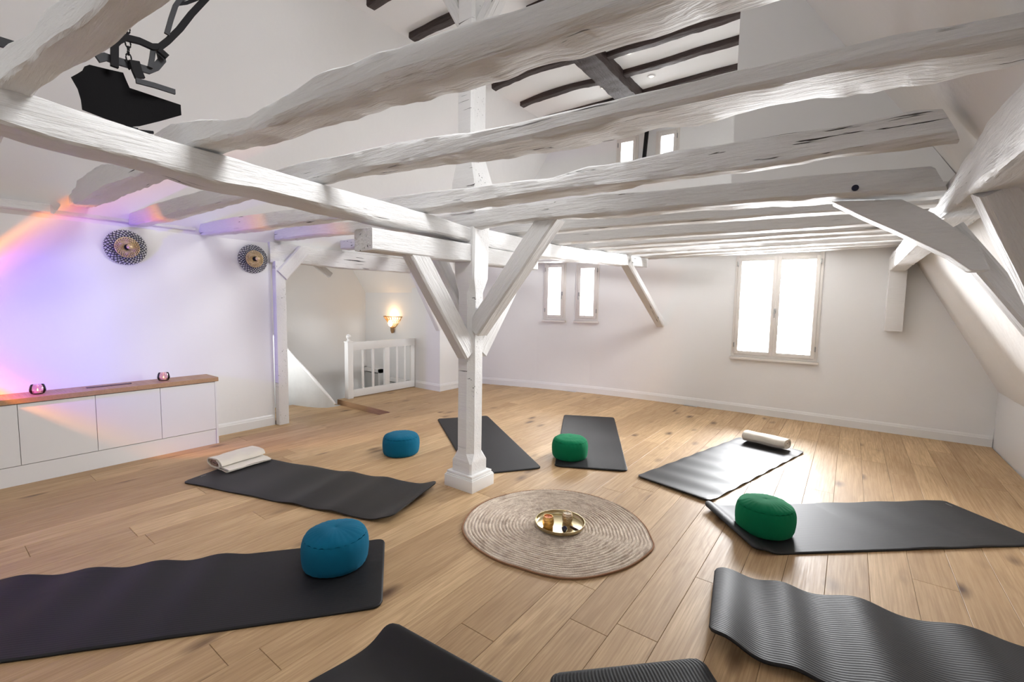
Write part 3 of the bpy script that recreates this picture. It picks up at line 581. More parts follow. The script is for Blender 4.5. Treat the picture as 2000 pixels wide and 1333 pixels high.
pp = MB().box((.30, 6.40, 1.15), (.45, 6.58, 1.96), .008).build('pendant_post', M['timber_post'], smooth=35, centre=True); tag(pp, 'short white hanging post against the window wall, right of the large window', 'post')
tag(timber('pendant_bracket', (.37, 6.46, 1.97), (.56, 6.0, 1.99), .12, .10, (0, 0, 1), M['timber'], amp=.004), 'rough white bracket on top of the hanging post', 'brace')
# dark beams on the high ceiling
DB = 'dark stained beams on the high ceiling'
def dbeam(y, x0, x1, label, curve=0.0, z=4.0, w_=.09):
    yf = lambda x: y + curve * math.sin(math.pi * max(0, min(1, (x - x0) / (x1 - x0)))) + .02 * nz(x * 2, y, 1)
    o = joist('dark_beam', x0, x1, yf, lambda x: 4.045, lambda x: z - .015 + .01 * nz(x * 3, y, 5), lambda x: yf(x) + w_, m=M['dark_timber'], seed=y * 3, rough=.006); tag(o, label, 'beam', DB)
dbeam(2.62, -3.61, -2.4, 'short dark ceiling beam stub at the top edge of the picture'); dbeam(3.17, -3.68, -2.95, 'short dark ceiling beam left of the upper post')
dbeam(4.45, -3.68, -2.52, 'curved dark ceiling beam right of the upper post', -.06); dbeam(5.05, -3.68, -2.50, 'curved dark ceiling beam left of the cross beam, lower one', -.07)
dbeam(4.60, -2.24, -.9, 'dark ceiling beam right of the cross beam, nearer one'); dbeam(5.05, -2.24, -.9, 'long dark ceiling beam right of the cross beam, middle one')
dbeam(5.62, -3.68, -2.5, 'dark ceiling beam far left of the cross beam, mostly hidden'); dbeam(5.62, -2.24, -.9, 'dark ceiling beam right of the cross beam, farthest one')
dbeam(3.9, -3.68, -2.52, 'dark ceiling beam hidden behind the second joist at left'); dbeam(3.9, -2.24, -.9, 'dark ceiling beam hidden behind the second joist at right')
o = joist('ridge_beam', 3.5, 6.5, lambda y: -2.24, lambda y: 4.045, lambda y: 3.90, lambda y: -2.50, m=M['dark_timber'], along='y', seed=41, rough=.012); tag(o, 'thick dark weathered ridge beam crossing the other dark ceiling beams', 'beam')
for x, y, l in ((-2.05, 4.74, 'recessed ceiling spot between dark beams, nearer one right of the ridge beam'), (-2.03, 5.36, 'recessed ceiling spot between dark beams, farther one right of the ridge beam'), (-2.60, 5.30, 'recessed ceiling spot left of the dark ridge beam')):
    e = empty('ceiling_spot', (x, y, 4.03), l, 'spotlight', 'recessed spots in the high ceiling')
    MB().lathe([(.028, .004), (.03, -.004), (.045, -.004), (.046, .008), (.028, .008)], 20, close=True).build('ring', M['whitemetal'], e, smooth=40)
    MB().lathe([(.001, .003), (.027, .003), (.027, .008), (.001, .008)], 16).build('lens', M['spot'], e)
# ================================================================== JOINERY AND WALL THINGS
cab = empty('low_cabinet', (-4.93, .28, 0), 'long low white cabinet with flat doors and an oak top along the left wall', 'cabinet')
cl = Vector(cab.location)
def cbox(mb, a, b, bev=0): mb.box(tuple(Vector(a) - cl), tuple(Vector(b) - cl), bev); return mb
cbox(MB(), (-5.068, -1.22, .0), (-4.822, 1.745, .60)).build('body', M['cabinet'], cab)
cbox(MB(), (-5.068, 1.746, .0), (-4.80, 1.765, .603), .001).build('side_panel', M['cabinet'], cab)
cbox(MB(), (-4.821, -1.22, .0), (-4.805, 1.745, .142), .001).build('kickboard', M['cabinet'], cab)
cbox(MB(), (-5.068, -1.24, .604), (-4.785, 1.775, .642), .003).build('worktop', M['oak_top'], cab)
for k in range(7):
    y1 = 1.744 - .4255 * k; cbox(MB(), (-4.820, y1 - .4225, .147), (-4.80, y1, .598), .0012).build('door', M['cabinet'], cab)
def tealight(x, y, label):
    e = empty('candle_holder', (x, y, .6425), label, 'candle holder', 'rose glass candle holders on the cabinet')
    pr = [(.026, 0), (.038, .006), (.046, .024), (.0465, .036), (.042, .058), (.037, .072), (.0355, .072), (.040, .057), (.044, .036), (.0435, .025), (.036, .009), (.001, .007)]
    MB().lathe(pr, 28).build('glass_bowl', M['pink_glass'], e, smooth=60)
    MB().lathe([(.001, .008), (.019, .008), (.019, .022), (.001, .021)], 18).build('candle', M['wax'], e, smooth=40)
    MB().lathe([(.0005, .022), (.003, .027), (.0036, .031), (.0005, .042)], 10).build('flame', M['flame'], e, smooth=60)
tealight(-4.915, .592, 'rose glass candle holder with lit tealight, left one on the cabinet')
tealight(-4.925, 1.385, 'rose glass candle holder with lit tealight, right one on the cabinet')
st = MB(); st.prism([(-.142, .0), (.142, .0), (.145, .006), (.13, .0045), (-.135, .0045), (-.145, .006)], 'x', -.018, .018); o = st.build('incense_tray', M['stick'], None, (-4.95, 1.015, .6425)); tag(o, 'slim dark wooden incense tray lying on the cabinet between the candles', 'tray')

# wall lights: dark wire lattice disc with gilt centre
def wall_light(y, z, label):
    e = empty('wall_light', (-5.068, y, z), label, 'wall light', 'round wire wall lights on the left wall')
    mb = MB(); N = 28
    for s in (1, -1):
        for k in range(N):
            a0 = 2 * math.pi * k / N; pts = []
            for q in range(7):
                t = q / 6; r = .055 + .093 * t; a = a0 + s * .75 * t; pts.append((.012 + .028 * (1 - t) + .02 * math.sin(t * 3), r * math.cos(a), r * math.sin(a)))
            mb.tube(pts, .0030, 4)
    for r, x in ((.055, .04),): mb.tube([(x, r * math.cos(2 * math.pi * k / 40), r * math.sin(2 * math.pi * k / 40)) for k in range(40)], .002, 4, True)
    mb.build('wire_lattice', M['black_wire'], e)
    mb = MB(); N = 26
    for s in (1, -1):
        for k in range(N):
            a0 = 2 * math.pi * k / N; pts = []
            for q in range(6):
                t = q / 5; r = .022 + .062 * t; a = a0 + s * .7 * t; pts.append((.055 + .006 * math.sin(t * 3), r * math.cos(a), r * math.sin(a)))
            mb.tube(pts, .0031, 4)
    mb.tube([(.055, .0845 * math.cos(2 * math.pi * k / 48), .0845 * math.sin(2 * math.pi * k / 48)) for k in range(48)], .003, 5, True)
    mb.build('gilt_lattice', M['gilt'], e)
    MB().lathe([(.03, 0), (.03, .012), (.012, .014), (.012, .06), (.024, .062), (.024, .09), (.018, .095)], 20, axis='x').build('lamp_holder', M['iron'], e, smooth=40)
    MB().lathe([(.001, .142), (.010, .140), (.019, .131), (.022, .120), (.019, .108), (.012, .099), (.012, .094)], 18, axis='x').build('bulb', M['gilt'], e, smooth=60)
wall_light(1.197, 1.812, 'round black wire wall light with gilt centre, nearer the camera above the cabinet')
wall_light(2.238, 1.803, 'round black wire wall light with gilt centre, beside the door post')

# stair railing
ra = empty('stair_railing', (-5.65, 3.72, 0), 'white wooden stair railing with ball-topped newel, beside the stair opening', 'railing')
nw = MB(); nw.box((-.042, -.01, -.0), (.042, .074, .80), .004); nw.box((-.048, -.016, .80), (.048, .080, .815), .004); n_ = nw.build('newel_post', M['trim'], ra, smooth=35)
MB().lathe([(.03, .815), (.032, .825), (.018, .835), (.016, .845), (.028, .858), (.034, .878), (.030, .897), (.018, .912), (.001, .918)], 24, (0, .032, 0)).build('finial', M['trim'], ra, smooth=60)
MB().box((-.025, .074, .685), (.025, 1.226, .80), .004).build('top_rail', M['trim'], ra, smooth=35)
MB().box((-.022, .074, .012), (.022, 1.226, .115), .004).build('bottom_rail', M['trim'], ra, smooth=35)
for y, hw in ((.68, .045), (1.185, .04)): MB().box((-.02, y - hw, .115), (.02, y + hw, .685), .003).build('stile', M['trim'], ra, smooth=35)
for y in (.255, .435, .875, 1.03): MB().box((-.011, y - .016, .115), (.011, y + .016, .685), .003).build('baluster', M['trim'], ra, smooth=35)
# curved stair string with handrail cap
path = [(-6.95, 3.02, 1.14), (-6.6, 3.11, .93), (-6.306, 3.188, .727), (-6.08, 3.22, .57), (-5.882, 3.27, .42), (-5.73, 3.33, .26), (-5.645, 3.40, .12), (-5.625, 3.50, -.02), (-5.64, 3.59, -.06)]
vs = []; fs = []; n = len(path)
for i, (x, y, z) in enumerate(path):
    a = path[max(0, i - 1)]; b = path[min(n - 1, i + 1)]; d = Vector((b[0] - a[0], b[1] - a[1], 0)).normalized(); q = Vector((-d.y, d.x, 0)) * .018
    for s in (-1, 1): vs += [(x + q.x * s, y + q.y * s, -.25), (x + q.x * s, y + q.y * s, max(z - .03, -.065))]
for i in range(n - 1):
    k = i * 4
    for a, b in ((0, 1), (1, 3), (3, 2), (2, 0)): fs.append((k + a, k + b, k + 4 + b, k + 4 + a))
fs += [(0, 1, 3, 2), (4 * n - 4, 4 * n - 3, 4 * n - 1, 4 * n - 2)]
so = tag(recenter(mesh('stair_parapet', vs, fs, M['stair'], smooth=50)), 'curved grey-white stair parapet with a sloping cap behind the door post', 'parapet')
cp = MB().tube([(x, y, z - .01) for x, y, z in path[:-1]], .022, 8).build('cap_rail', M['trim'], so, smooth=60); cp.location = -so.location
# stair flight going down behind the railing: a few winders
sf = empty('staircase', (-6.3, 4.2, -2.1), 'grey-white staircase descending behind the railing', 'staircase')
for k in range(8):
    z = -.22 - .2 * k; MB().box((-.68, -.72 + .16 * k, z + 2.06), (.55, -.50 + .16 * k, z + 2.1), .005).build('tread', M['stair'], sf)
    MB().box((-.68, -.52 + .16 * k, z + 1.88), (.55, -.50 + .16 * k, z + 2.06)).build('riser', M['stair'], sf)
dr = empty('door_1', (-6.75, 4.965, -1.2), kind='structure')
MB().box((-.22, -.03, 0), (.22, .03, 1.32)).build('panel', M['greydoor'], dr)
MB().box((-.26, -.045, 0), (-.2, .03, 1.40)).box((.2, -.045, 0), (.26, .03, 1.40)).box((-.26, -.045, 1.34), (.26, .03, 1.40)).build('door_frame', M['trim'], dr)
dr = empty('door_2', (-6.0, 4.93, -1.2), kind='structure')
MB().box((-.24, -.03, 0), (.24, .02, 1.22)).build('panel', M['greydoor'], dr)
MB().box((-.29, -.04, 0), (-.23, .02, 1.30)).box((.23, -.04, 0), (.28, .02, 1.30)).box((-.29, -.04, 1.24), (.28, .02, 1.30)).build('door_frame', M['trim'], dr)
# glowing wicker sconce on the stair wall
sc = empty('wall_sconce', (-6.205, 4.992, .86), 'glowing golden wicker wall sconce above the stair railing', 'wall light')
mb = MB(); N = 13
for s in (1, -1):
    for k in range(N):
        pts = []
        for q in range(6):
            t = q / 5; a = math.pi * (1 + max(0, min(1, k / (N - 1) + s * .12 * (t - .5)))); r = .028 + .185 * t ** .8; pts.append((r * math.cos(a), r * .62 * math.sin(a), .08 + .19 * t))
        mb.tube(pts, .0035, 5)
mb.tube([(.213 * math.cos(math.pi * (1 + k / 20)), .132 * math.sin(math.pi * (1 + k / 20)), .27) for k in range(21)], .007, 6)
mb.build('basket', M['wicker'], sc)
MB().lathe([(.018, -.01), (.03, .03), (.034, .09), (.02, .10)], 14, (0, -.035, 0)).build('base', M['wicker'], sc, smooth=40)
MB().lathe([(.001, .10), (.03, .12), (.042, .16), (.032, .20), (.001, .215)], 18, (0, -.07, 0)).build('bulb', M['glow'], sc, smooth=60)
l = bpy.data.lights.new('sconce_light', 'POINT'); l.energy = 3.6; l.color = (1, .62, .28); l.shadow_soft_size = .03
o = bpy.data.objects.new('sconce_light', l); C.objects.link(o); o.location = (-6.205, 4.92, 1.14); 

# sunset lamp on a stand, just outside the picture at left: a violet beam with an orange rim
AX = Vector((math.sin(-.37) * math.cos(.033), math.cos(-.37) * math.cos(.033), math.sin(.033))); LP = Vector((-4.557, -.104, 1.132))
lm = empty('colour_lamp', (-4.557, -.16, 0), 'small black stand lamp with a violet lens, left of the cabinet front', 'lamp')
q = MB(); q.lathe([(.11, 0), (.11, .012), (.10, .016), (.014, .02)], 32); q.build('base', M['iron'], lm, smooth=40)
MB().tube([(0, 0, .015), (0, 0, 1.11)], .009, 12).build('pole', M['iron'], lm, smooth=60)
hd = MB().lathe([(.02, -.10), (.038, -.09), (.042, -.02), (.042, -.008), (.036, -.008), (.036, -.03)], 28).build('head', M['iron'], lm, smooth=40)
hd.rotation_euler = AX.to_track_quat('Z', 'Y').to_euler(); hd.location = LP - Vector(lm.location)
l = bpy.data.lights.new('colour_lamp_beam', 'SPOT'); l.energy = 1; l.spot_size = R(89); l.spot_blend = 0; l.shadow_soft_size = .006; l.use_nodes = True
nt = l.node_tree; em = nt.nodes['Emission']; tc = nd(nt, 'ShaderNodeTexCoord'); sx = nd(nt, 'ShaderNodeSeparateXYZ'); lk(nt, tc.outputs['Normal'], sx.inputs[0])
ab = nd(nt, 'ShaderNodeMath', operation='ABSOLUTE'); lk(nt, sx.outputs[2], ab.inputs[0]); ac = nd(nt, 'ShaderNodeMath', operation='ARCCOSINE'); lk(nt, ab.outputs[0], ac.inputs[0])
dv = nd(nt, 'ShaderNodeMath', operation='DIVIDE'); lk(nt, ac.outputs[0], dv.inputs[0]); dv.inputs[1].default_value = R(44)
col = ramp(nt, dv.outputs[0], [(0., (.16, .12, 1.)), (.5, (.11, .05, 1.)), (.70, (.19, .03, .95)), (.83, (.62, .10, .75)), (.90, (.95, .16, .25)), (.945, (1.2, .36, .07)), (.985, (.5, .10, .01)), (1., (0, 0, 0))])
lk(nt, col, em.inputs[0]); em.inputs[1].default_value = 90.0
o = bpy.data.objects.new('colour_lamp_beam', l); C.objects.link(o); o.location = LP; o.rotation_euler = AX.to_track_quat('-Z', 'Y').to_euler()

# ================================================================== THINGS ON THE FLOOR
def yoga_mat(o2, ew, el, label, hf, rib=.0007, tagside=None, L=1.83, W=.61, z0=.001):
    ew = Vector((*ew, 0)).normalized(); el = Vector((*el, 0)).normalized(); ctr = Vector((*o2, 0)) + ew * W / 2 + el * L / 2
    ns = 92; NR = 44; sub = 4 if rib else 1; nt_ = NR * sub if rib else 24; T = .011; r = .045; vs = []; fs = []
    def half(s):
        e = min(s, L - s)
        return W / 2 - (0 if e >= r else r - math.sqrt(max(0, r * r - (r - e) ** 2)))
    ss = sorted(set([r * k / 5 for k in range(6)] + [L - r * k / 5 for k in range(6)] + [r + (L - 2 * r) * k / ns for k in range(ns + 1)]))
    m = len(ss); k = nt_ + 1
    for lay in (0, 1):
        for s in ss:
            hw = half(s)
            for j in range(k):
                u = j / nt_; t = W / 2 + (2 * u - 1) * hw; edge = min(u, 1 - u) * 2 * hw; ee = min(edge, s, L - s)
                z = z0 + hf(s, t)
                if lay: z += T - (.003 * (1 - ee / .006) if ee < .006 else 0) + (rib * (.5 - .5 * math.cos(2 * math.pi * u * NR)) if rib and .006 < ee else 0)
                p = Vector((*o2, 0)) + ew * t + el * s - ctr; vs.append((p.x, p.y, z))
    fs = [(b + i * k + j, b + i * k + j + 1, b + (i + 1) * k + j + 1, b + (i + 1) * k + j) for b in (0, m * k) for i in range(m - 1) for j in range(k - 1)]
    rim = [j for j in range(k)] + [i * k + k - 1 for i in range(1, m)] + [(m - 1) * k + j for j in range(k - 2, -1, -1)] + [i * k for i in range(m - 2, 0, -1)]
    fs += [(a, b, b + m * k, a + m * k) for a, b in zip(rim, rim[1:] + rim[:1])]
    o = mesh('yoga_mat', vs, fs, M['mat'] if rib else M['mat_smooth'], None, (ctr.x, ctr.y, 0), 50 if not rib else 'all')
    tag(o, label, 'yoga mat', 'dark exercise mats laid out around the rug')
    if tagside:
        s, t, dirn = tagside; mk = MB(); q = 0
        d1, d2 = (el, ew) if dirn == 'l' else (ew, el)
        for c in range(6):
            w_ = .0045; a = Vector((*o2, 0)) + ew * t + el * s + d1 * (c * .0075) - ctr; z = z0 + hf(s, t) + T + rib + .0002
            v4 = [a, a + d1 * w_, a + d1 * w_ + d2 * (.006 if c % 2 else .008), a + d2 * (.006 if c % 2 else .008)]
            mk.add([(v.x, v.y, z) for v in v4] + [(v.x, v.y, z + .0004) for v in v4], [(0, 3, 2, 1), (4, 5, 6, 7), (0, 1, 5, 4), (1, 2, 6, 5), (2, 3, 7, 6), (3, 0, 4, 7)])
        mk.build('printed_mark', M['mark'], o)
    return o
g = lambda s, c, w_: math.exp(-((s - c) / w_) ** 2)
yoga_mat((-3.851, 3.729), (.584, .812), (.812, -.584), 'dark mat lying flat behind the central post', lambda s, t: .0)
yoga_mat((-2.796, 4.88), (.886, .463), (.463, -.886), 'grey-looking ribbed mat under the small green cushion, far from the camera', lambda s, t: .002 * (1 - math.cos(s * 9)))
yoga_mat((-.866, 5.258), (.969, -.245), (-.245, -.969), 'mat shining pale in the window light, cream blanket on its far end', lambda s, t: .0045 * (1 - math.cos(s * 25 + t * 3)) * (.35 + .65 * min(1, t + .4)) + .004 * g(s, 1.83, .1), 0)
yoga_mat((-3.951, 1.192), (-.299, .954), (.954, .299), 'black mat left of the post with a cream blanket on its left end', lambda s, t: .05 * g(s, 1.83, .11) + .018 * g(s, 1.38, .10) + .010 * g(s, 1.05, .09) + .006 * (1 - math.cos(s * 14)) * .5, 0, (.035, .12, 'w'))
yoga_mat((.625, 4.455), (.664, -.748), (-.748, -.664), 'dark mat at right under the large green cushion, near end curled', lambda s, t: (.03 + .008 * (1 - t / .61)) * g(s, 1.80, .06) + (.0025 * (1 - math.cos(s * 17 + t * 4)) if s < 1.0 else 0), .0005, (.05, .06, 'w'))
yoga_mat((-.49, 2.47), (.178, -.984), (.984, .178), 'wavy ribbed mat at the lower right corner', lambda s, t: .03 * g(s, .06, .09) + .055 * (t / .61) * g(s, .0, .16) + .03 * g(s, .30, .085) + .045 * g(s, .60, .12) + .036 * g(s, .98, .12) + .015 * g(s, 1.35, .15), .0011, L=1.68)
yoga_mat((-2.093, 1.611), (.778, -.628), (-.628, -.778), 'black mat at the left edge under the dark blue cushion', lambda s, t: (.009 * (1 - math.cos((s - .7) * 22)) if s > .7 else 0) * (1 - .9 * t / .61) + .003 * g(s, 0, .1), .0006)
yoga_mat((-1.455, 1.15), (.995, .07), (-.07, -.995), 'smooth black mat with upturned end at the bottom edge, left of centre', lambda s, t: .055 * g(s, 0, .075) + .012 * g(s, .36, .12) + .008 * (1 - math.cos(s * 9)) * (s > .5), 0)
yoga_mat((-.815, 1.352), (.705, .709), (.709, -.705), 'ribbed mat end at the bottom edge, right of centre', lambda s, t: .018 * g(s, 0, .10) + .004 * (1 - math.cos(s * 12)), .0012)

def cushion(x, y, z, m, label, grp, rot=0, sq=1.0, sd=0, H=.19, Rr=.163):
    e = empty('meditation_cushion', (x, y, z), label, 'cushion', grp, rotz=rot)
    n = 96
    def surf(r, zz, a, fr, top):
        pl_ = .5 + .5 * math.cos(a * 26 + 3 * nz(math.cos(a) * 2 + sd, math.sin(a) * 2, 0)); b = 1 + .03 * nz(math.cos(a) * 1.3 + sd, math.sin(a) * 1.3, zz * 4)
        return (r * b * math.cos(a) - .0025 * fr * pl_ * math.cos(a), sq * (r * b * math.sin(a) - .0025 * fr * pl_ * math.sin(a)), zz + top * .004 * nz(r * 14 * math.cos(a) + sd, r * 14 * math.sin(a), 1) + (.0025 * fr * pl_ * (1 if top else 0)))
    def ringmesh(name, prof, top):
        vs = []; fs = []
        for (r, zz, fr) in prof:
            for k in range(n): vs.append(surf(r, zz, 2 * math.pi * k / n, fr, top))
        for i in range(len(prof) - 1):
            for k in range(n): fs.append((i * n + k, i * n + (k + 1) % n, (i + 1) * n + (k + 1) % n, (i + 1) * n + k))
        return vs, fs
    side = [(Rr * .90, .004, 1), (Rr * .955, .013, 1), (Rr * .99, .03, .5), (Rr * 1.01, .06, 0), (Rr * 1.02, .09, 0), (Rr * 1.01, .12, 0), (Rr * .985, .142, .6), (Rr * .945, .157, 1.4)]
    vs, fs = ringmesh('side_band', side, 0); mesh('side_band', vs, fs, m, e, smooth='all')
    tp = [(Rr * .945, .157, 1.4), (Rr * .92, .1635, 1.8), (Rr * .86, .1705, 1.6), (Rr * .75, .178, 1.0), (Rr * .6, H - .007, .6), (Rr * .4, H - .002, .2), (Rr * .2, H, 0), (Rr * .05, H - .001, 0), (.0015, H - .003, 0)]
    vs, fs = ringmesh('top_panel', tp, 1); fs.append(tuple((len(tp) - 1) * n + k for k in range(n))); mesh('top_panel', vs, fs, m, e, smooth='all')
    bt = [(Rr * .90, .004, 1), (Rr * .7, .0005, 0), (.001, .0005, 0)]
    vs, fs = ringmesh('b', bt, 0); fs.append(tuple(2 * n + k for k in range(n))); mesh('bottom_panel', vs, fs, m, e, smooth='all')
    return e
GB = 'blue round cushions'; GG = 'green round cushions'
cushion(-3.232, 2.672, .0015, M['blue'], 'blue round cushion standing on the bare floor left of the post', GB, .4, 1, 1)
cushion(-2.09, 1.295, .0135, M['blue'], 'blue round cushion on the black mat in the foreground', GB, 1.2, .98, 5, .195, .166)
cushion(-1.96, 3.54, .0135, M['green'], 'smaller-looking green round cushion on the ribbed mat right of the post', GG, 2.2, .97, 9, .185)
cushion(-.352, 3.125, .0145, M['green'], 'large-looking green round cushion on the dark mat at right', GG, .9, 1, 14, .195)

def blanket(x, y, z, rot, L, label, two):
    e = empty('rolled_blanket', (x, y, z), label, 'blanket', 'rolled cream blankets', rotz=rot)
    def spiral(name, t0, t1, hw, hh, m, cy=0, z0=0, th=.011, Lx=L, sd=0):
        n = 72; nx = 16; vs = []; fs = []
        for i in range(nx + 1):
            X = (i / nx - .5) * Lx
            for k in range(n + 1):
                t = t0 + (t1 - t0) * k / n; a = t * 2 * math.pi; rr = t / 3.4
                w_ = hw * (.15 + .85 * rr); h_ = hh * (.12 + .88 * rr)
                for s in (0, 1):
                    ww, h2 = w_ - th * s, max(.002, h_ - th * s)
                    c_, s_ = math.cos(a), math.sin(a); q = .62
                    Y = cy + ww * math.copysign(abs(c_) ** q, c_); Z = z0 + hh + h2 * math.copysign(abs(s_) ** .8, s_)
                    wob = .007 * nz(X * 7 + sd, Y * 12, Z * 12) + .003 * nz(X * 22, Y * 30, sd)
                    vs.append((X + .006 * nz(t * 3, sd, 2) * (1 if i in (0, nx) else 0), Y + wob, max(.0005, Z + wob)))
        st_ = (n + 1) * 2
        for i in range(nx):
            for k in range(n):
                for s in (0, 1): fs.append((i * st_ + 2 * k + s, i * st_ + 2 * k + 2 + s, (i + 1) * st_ + 2 * k + 2 + s, (i + 1) * st_ + 2 * k + s))
            for kk in (0, n): fs.append((i * st_ + 2 * kk, i * st_ + 2 * kk + 1, (i + 1) * st_ + 2 * kk + 1, (i + 1) * st_ + 2 * kk))
        for i in (0, nx):
            for k in range(n): fs.append((i * st_ + 2 * k, i * st_ + 2 * k + 1, i * st_ + 2 * k + 3, i * st_ + 2 * k + 2))
        mesh(name, vs, fs, m, e, smooth=60)
    spiral('outer_layer', 2.3, 3.5, .108 if two else .095, .043 if two else .052, M['cream'], cy=.035 if two else 0, z0=.006, sd=1)
    spiral('inner_layers', .3, 2.32, .108 if two else .095, .043 if two else .052, M['brownwool'] if two else M['cream'], cy=.035 if two else 0, z0=.006, Lx=L - .012, sd=2)
    if two: spiral('under_layer', 1.9, 3.4, .10, .017, M['cream'], cy=-.085, z0=0, th=.008, Lx=L * .96, sd=4)
blanket(-4.03, 1.625, .0135, R(97), .36, 'thick rolled cream blanket with brown inner folds on the black mat at left', True)
blanket(-.60, 5.06, .021, R(-14), .39, 'rolled cream blanket on the far end of the pale shining mat', False)

# round jute rug: braided rings
rug = empty('round_rug', (-1.40, 2.37, 0), 'large round braided jute rug in the middle of the floor', 'rug')
ext = [(-170, .565), (-150, .57), (-137, .575), (-107, .535), (-79, .51), (-52, .548), (-27, .545), (0, .565), (14, .592), (24, .568), (50, .555), (83, .55), (119, .545), (157, .54), (190, .565)]
def er(a):
    d = math.degrees(a)
    if d > 190: d -= 360
    if d < -170: d += 360
    k = sum(interp(d + q, ext + [(210, .57)]) if d + q >= -170 else interp(d + q + 360, ext + [(210, .57)]) for q in (-4, -2, 0, 2, 4)) / 5
    return k
NRg = 27; na = 300; prof = []
vs = []; fs = []; nr = NRg * 6
for i in range(nr + 1):
    t = i / nr
    for k in range(na):
        a = 2 * math.pi * k / na; tt = t * NRg + a / (2 * math.pi); fr = tt % 1.0; ph = math.floor(tt)
        r = er(a - math.pi) * (t if t > 0 else .001)
        br = abs(math.sin(math.pi * fr)) ** .6; strand = .5 + .5 * math.sin(r * a * 260 + ph * 2.1 + 5 * fr)
        z = .003 + .0062 * br + .0022 * strand * br + .003 * nz(r * 6 * math.cos(a), r * 6 * math.sin(a), 3) + (.012 * max(0, t - .9) * 10 * max(0, nz(math.cos(a) * 1.5, math.sin(a) * 1.5, 8)))
        if i == nr: z = .001
        vs.append((r * math.cos(a - math.pi), r * math.sin(a - math.pi), z))
for i in range(nr):
    for k in range(na): fs.append((i * na + k, i * na + (k + 1) % na, (i + 1) * na + (k + 1) % na, (i + 1) * na + k))
fs.append(tuple(range(na))[::-1])
me_ = mesh('braid', vs, fs, M['jute'], rug, smooth=60)
mb = MB(); mb.tube([(er(2 * math.pi * k / 200 - math.pi) * 1.004 * math.cos(2 * math.pi * k / 200 - math.pi), er(2 * math.pi * k / 200 - math.pi) * 1.004 * math.sin(2 * math.pi * k / 200 - math.pi), .006) for k in range(200)], .0055, 6, True); mb.build('edge_cord', M['jute_dark'], rug, smooth=60)
# brass tray with its things
tx, ty, tz = -1.372, 2.378, .0165
tr = tag(MB().lathe([(.001, .0), (.138, .0), (.147, .004), (.152, .012), (.154, .028), (.1515, .028), (.149, .013), (.144, .006), (.136, .0035), (.001, .0035)], 64).build('round_tray', M['brass'], None, (tx, ty, tz), 40), 'round brass tray with low rim in the centre of the rug', 'tray')
def votive(x, y, m, wax, label, r=.034, h=.062, lit=False):
    e = empty('votive', (x, y, tz + .0038), label, 'candle holder'); vs = []; fs = []; n = 40; m_ = 16
    for i in range(m_ + 1):
        t = i / m_; rr = r * (.80 + .2 * math.sin(math.pi * min(1, t * 1.05)) ** .7) * (1 if t < .93 else .97)
        for k in range(n):
            a = 2 * math.pi * k / n; d = .0016 * abs(math.sin(a * 6 + (i % 4 > 1) * 1.57 / 1) * math.sin(t * math.pi * 4)); vs.append(((rr - d) * math.cos(a), (rr - d) * math.sin(a), h * t))
    b = len(vs)
    for rr, z in ((r * .70, h), (r * .68, h * .80)):
        for k in range(n): vs.append((rr * math.cos(2 * math.pi * k / n), rr * math.sin(2 * math.pi * k / n), z))
    for i in range(m_ + 2):
        for k in range(n): fs.append((i * n + k, i * n + (k + 1) % n, (i + 1) * n + (k + 1) % n, (i + 1) * n + k))
    fs += [tuple(range(n))[::-1], tuple((m_ + 2) * n + k for k in range(n))]
    mesh('cup', vs, fs, m, e, smooth=50)
    MB().lathe([(.001, h * .80 + .0005), (r * .66, h * .80 + .0005), (r * .66, h * .93), (r * .2, h * .91), (.001, h * .91)], 24).build('candle', wax, e, smooth=50)
    MB().tube([(0, 0, h * .9), (.001, 0, h * .9 + .009)], .001, 6).build('wick', M['iron'], e)
votive(-1.416, 2.31, M['gold'], M['orange_wax'], 'hammered gold candle cup with orange wax on the tray', .036, .066)
votive(-1.352, 2.435, M['silver'], M['wax'], 'mottled silver-gold candle cup at the back of the tray', .034, .06)
bm = bmesh.new(); bmesh.ops.create_icosphere(bm, subdivisions=1, radius=.021); me = bpy.data.meshes.new('faceted_stone'); bm.to_mesh(me); bm.free()
for v in me.vertices: v.co.x *= 1 + .08 * v.co.z / .021; v.co.z = v.co.z * 1.0
o = link('faceted_stone', me, M['stone'], None, (-1.303, 2.315, tz + .0038 + .0178)); tag(o, 'dark faceted stone on the tray in front of the cups', 'stone')
o = MB().tube([(-.04, 0, .004), (-.01, 0, .0045), (.035, 0, .004)], [.003, .0045, .004], 10).build('short_stick', M['stick'], None, (-1.268, 2.385, tz + .0035), 60); o.rotation_euler = (0, 0, R(-10)); tag(o, 'short dark stick lying on the tray', 'stick')

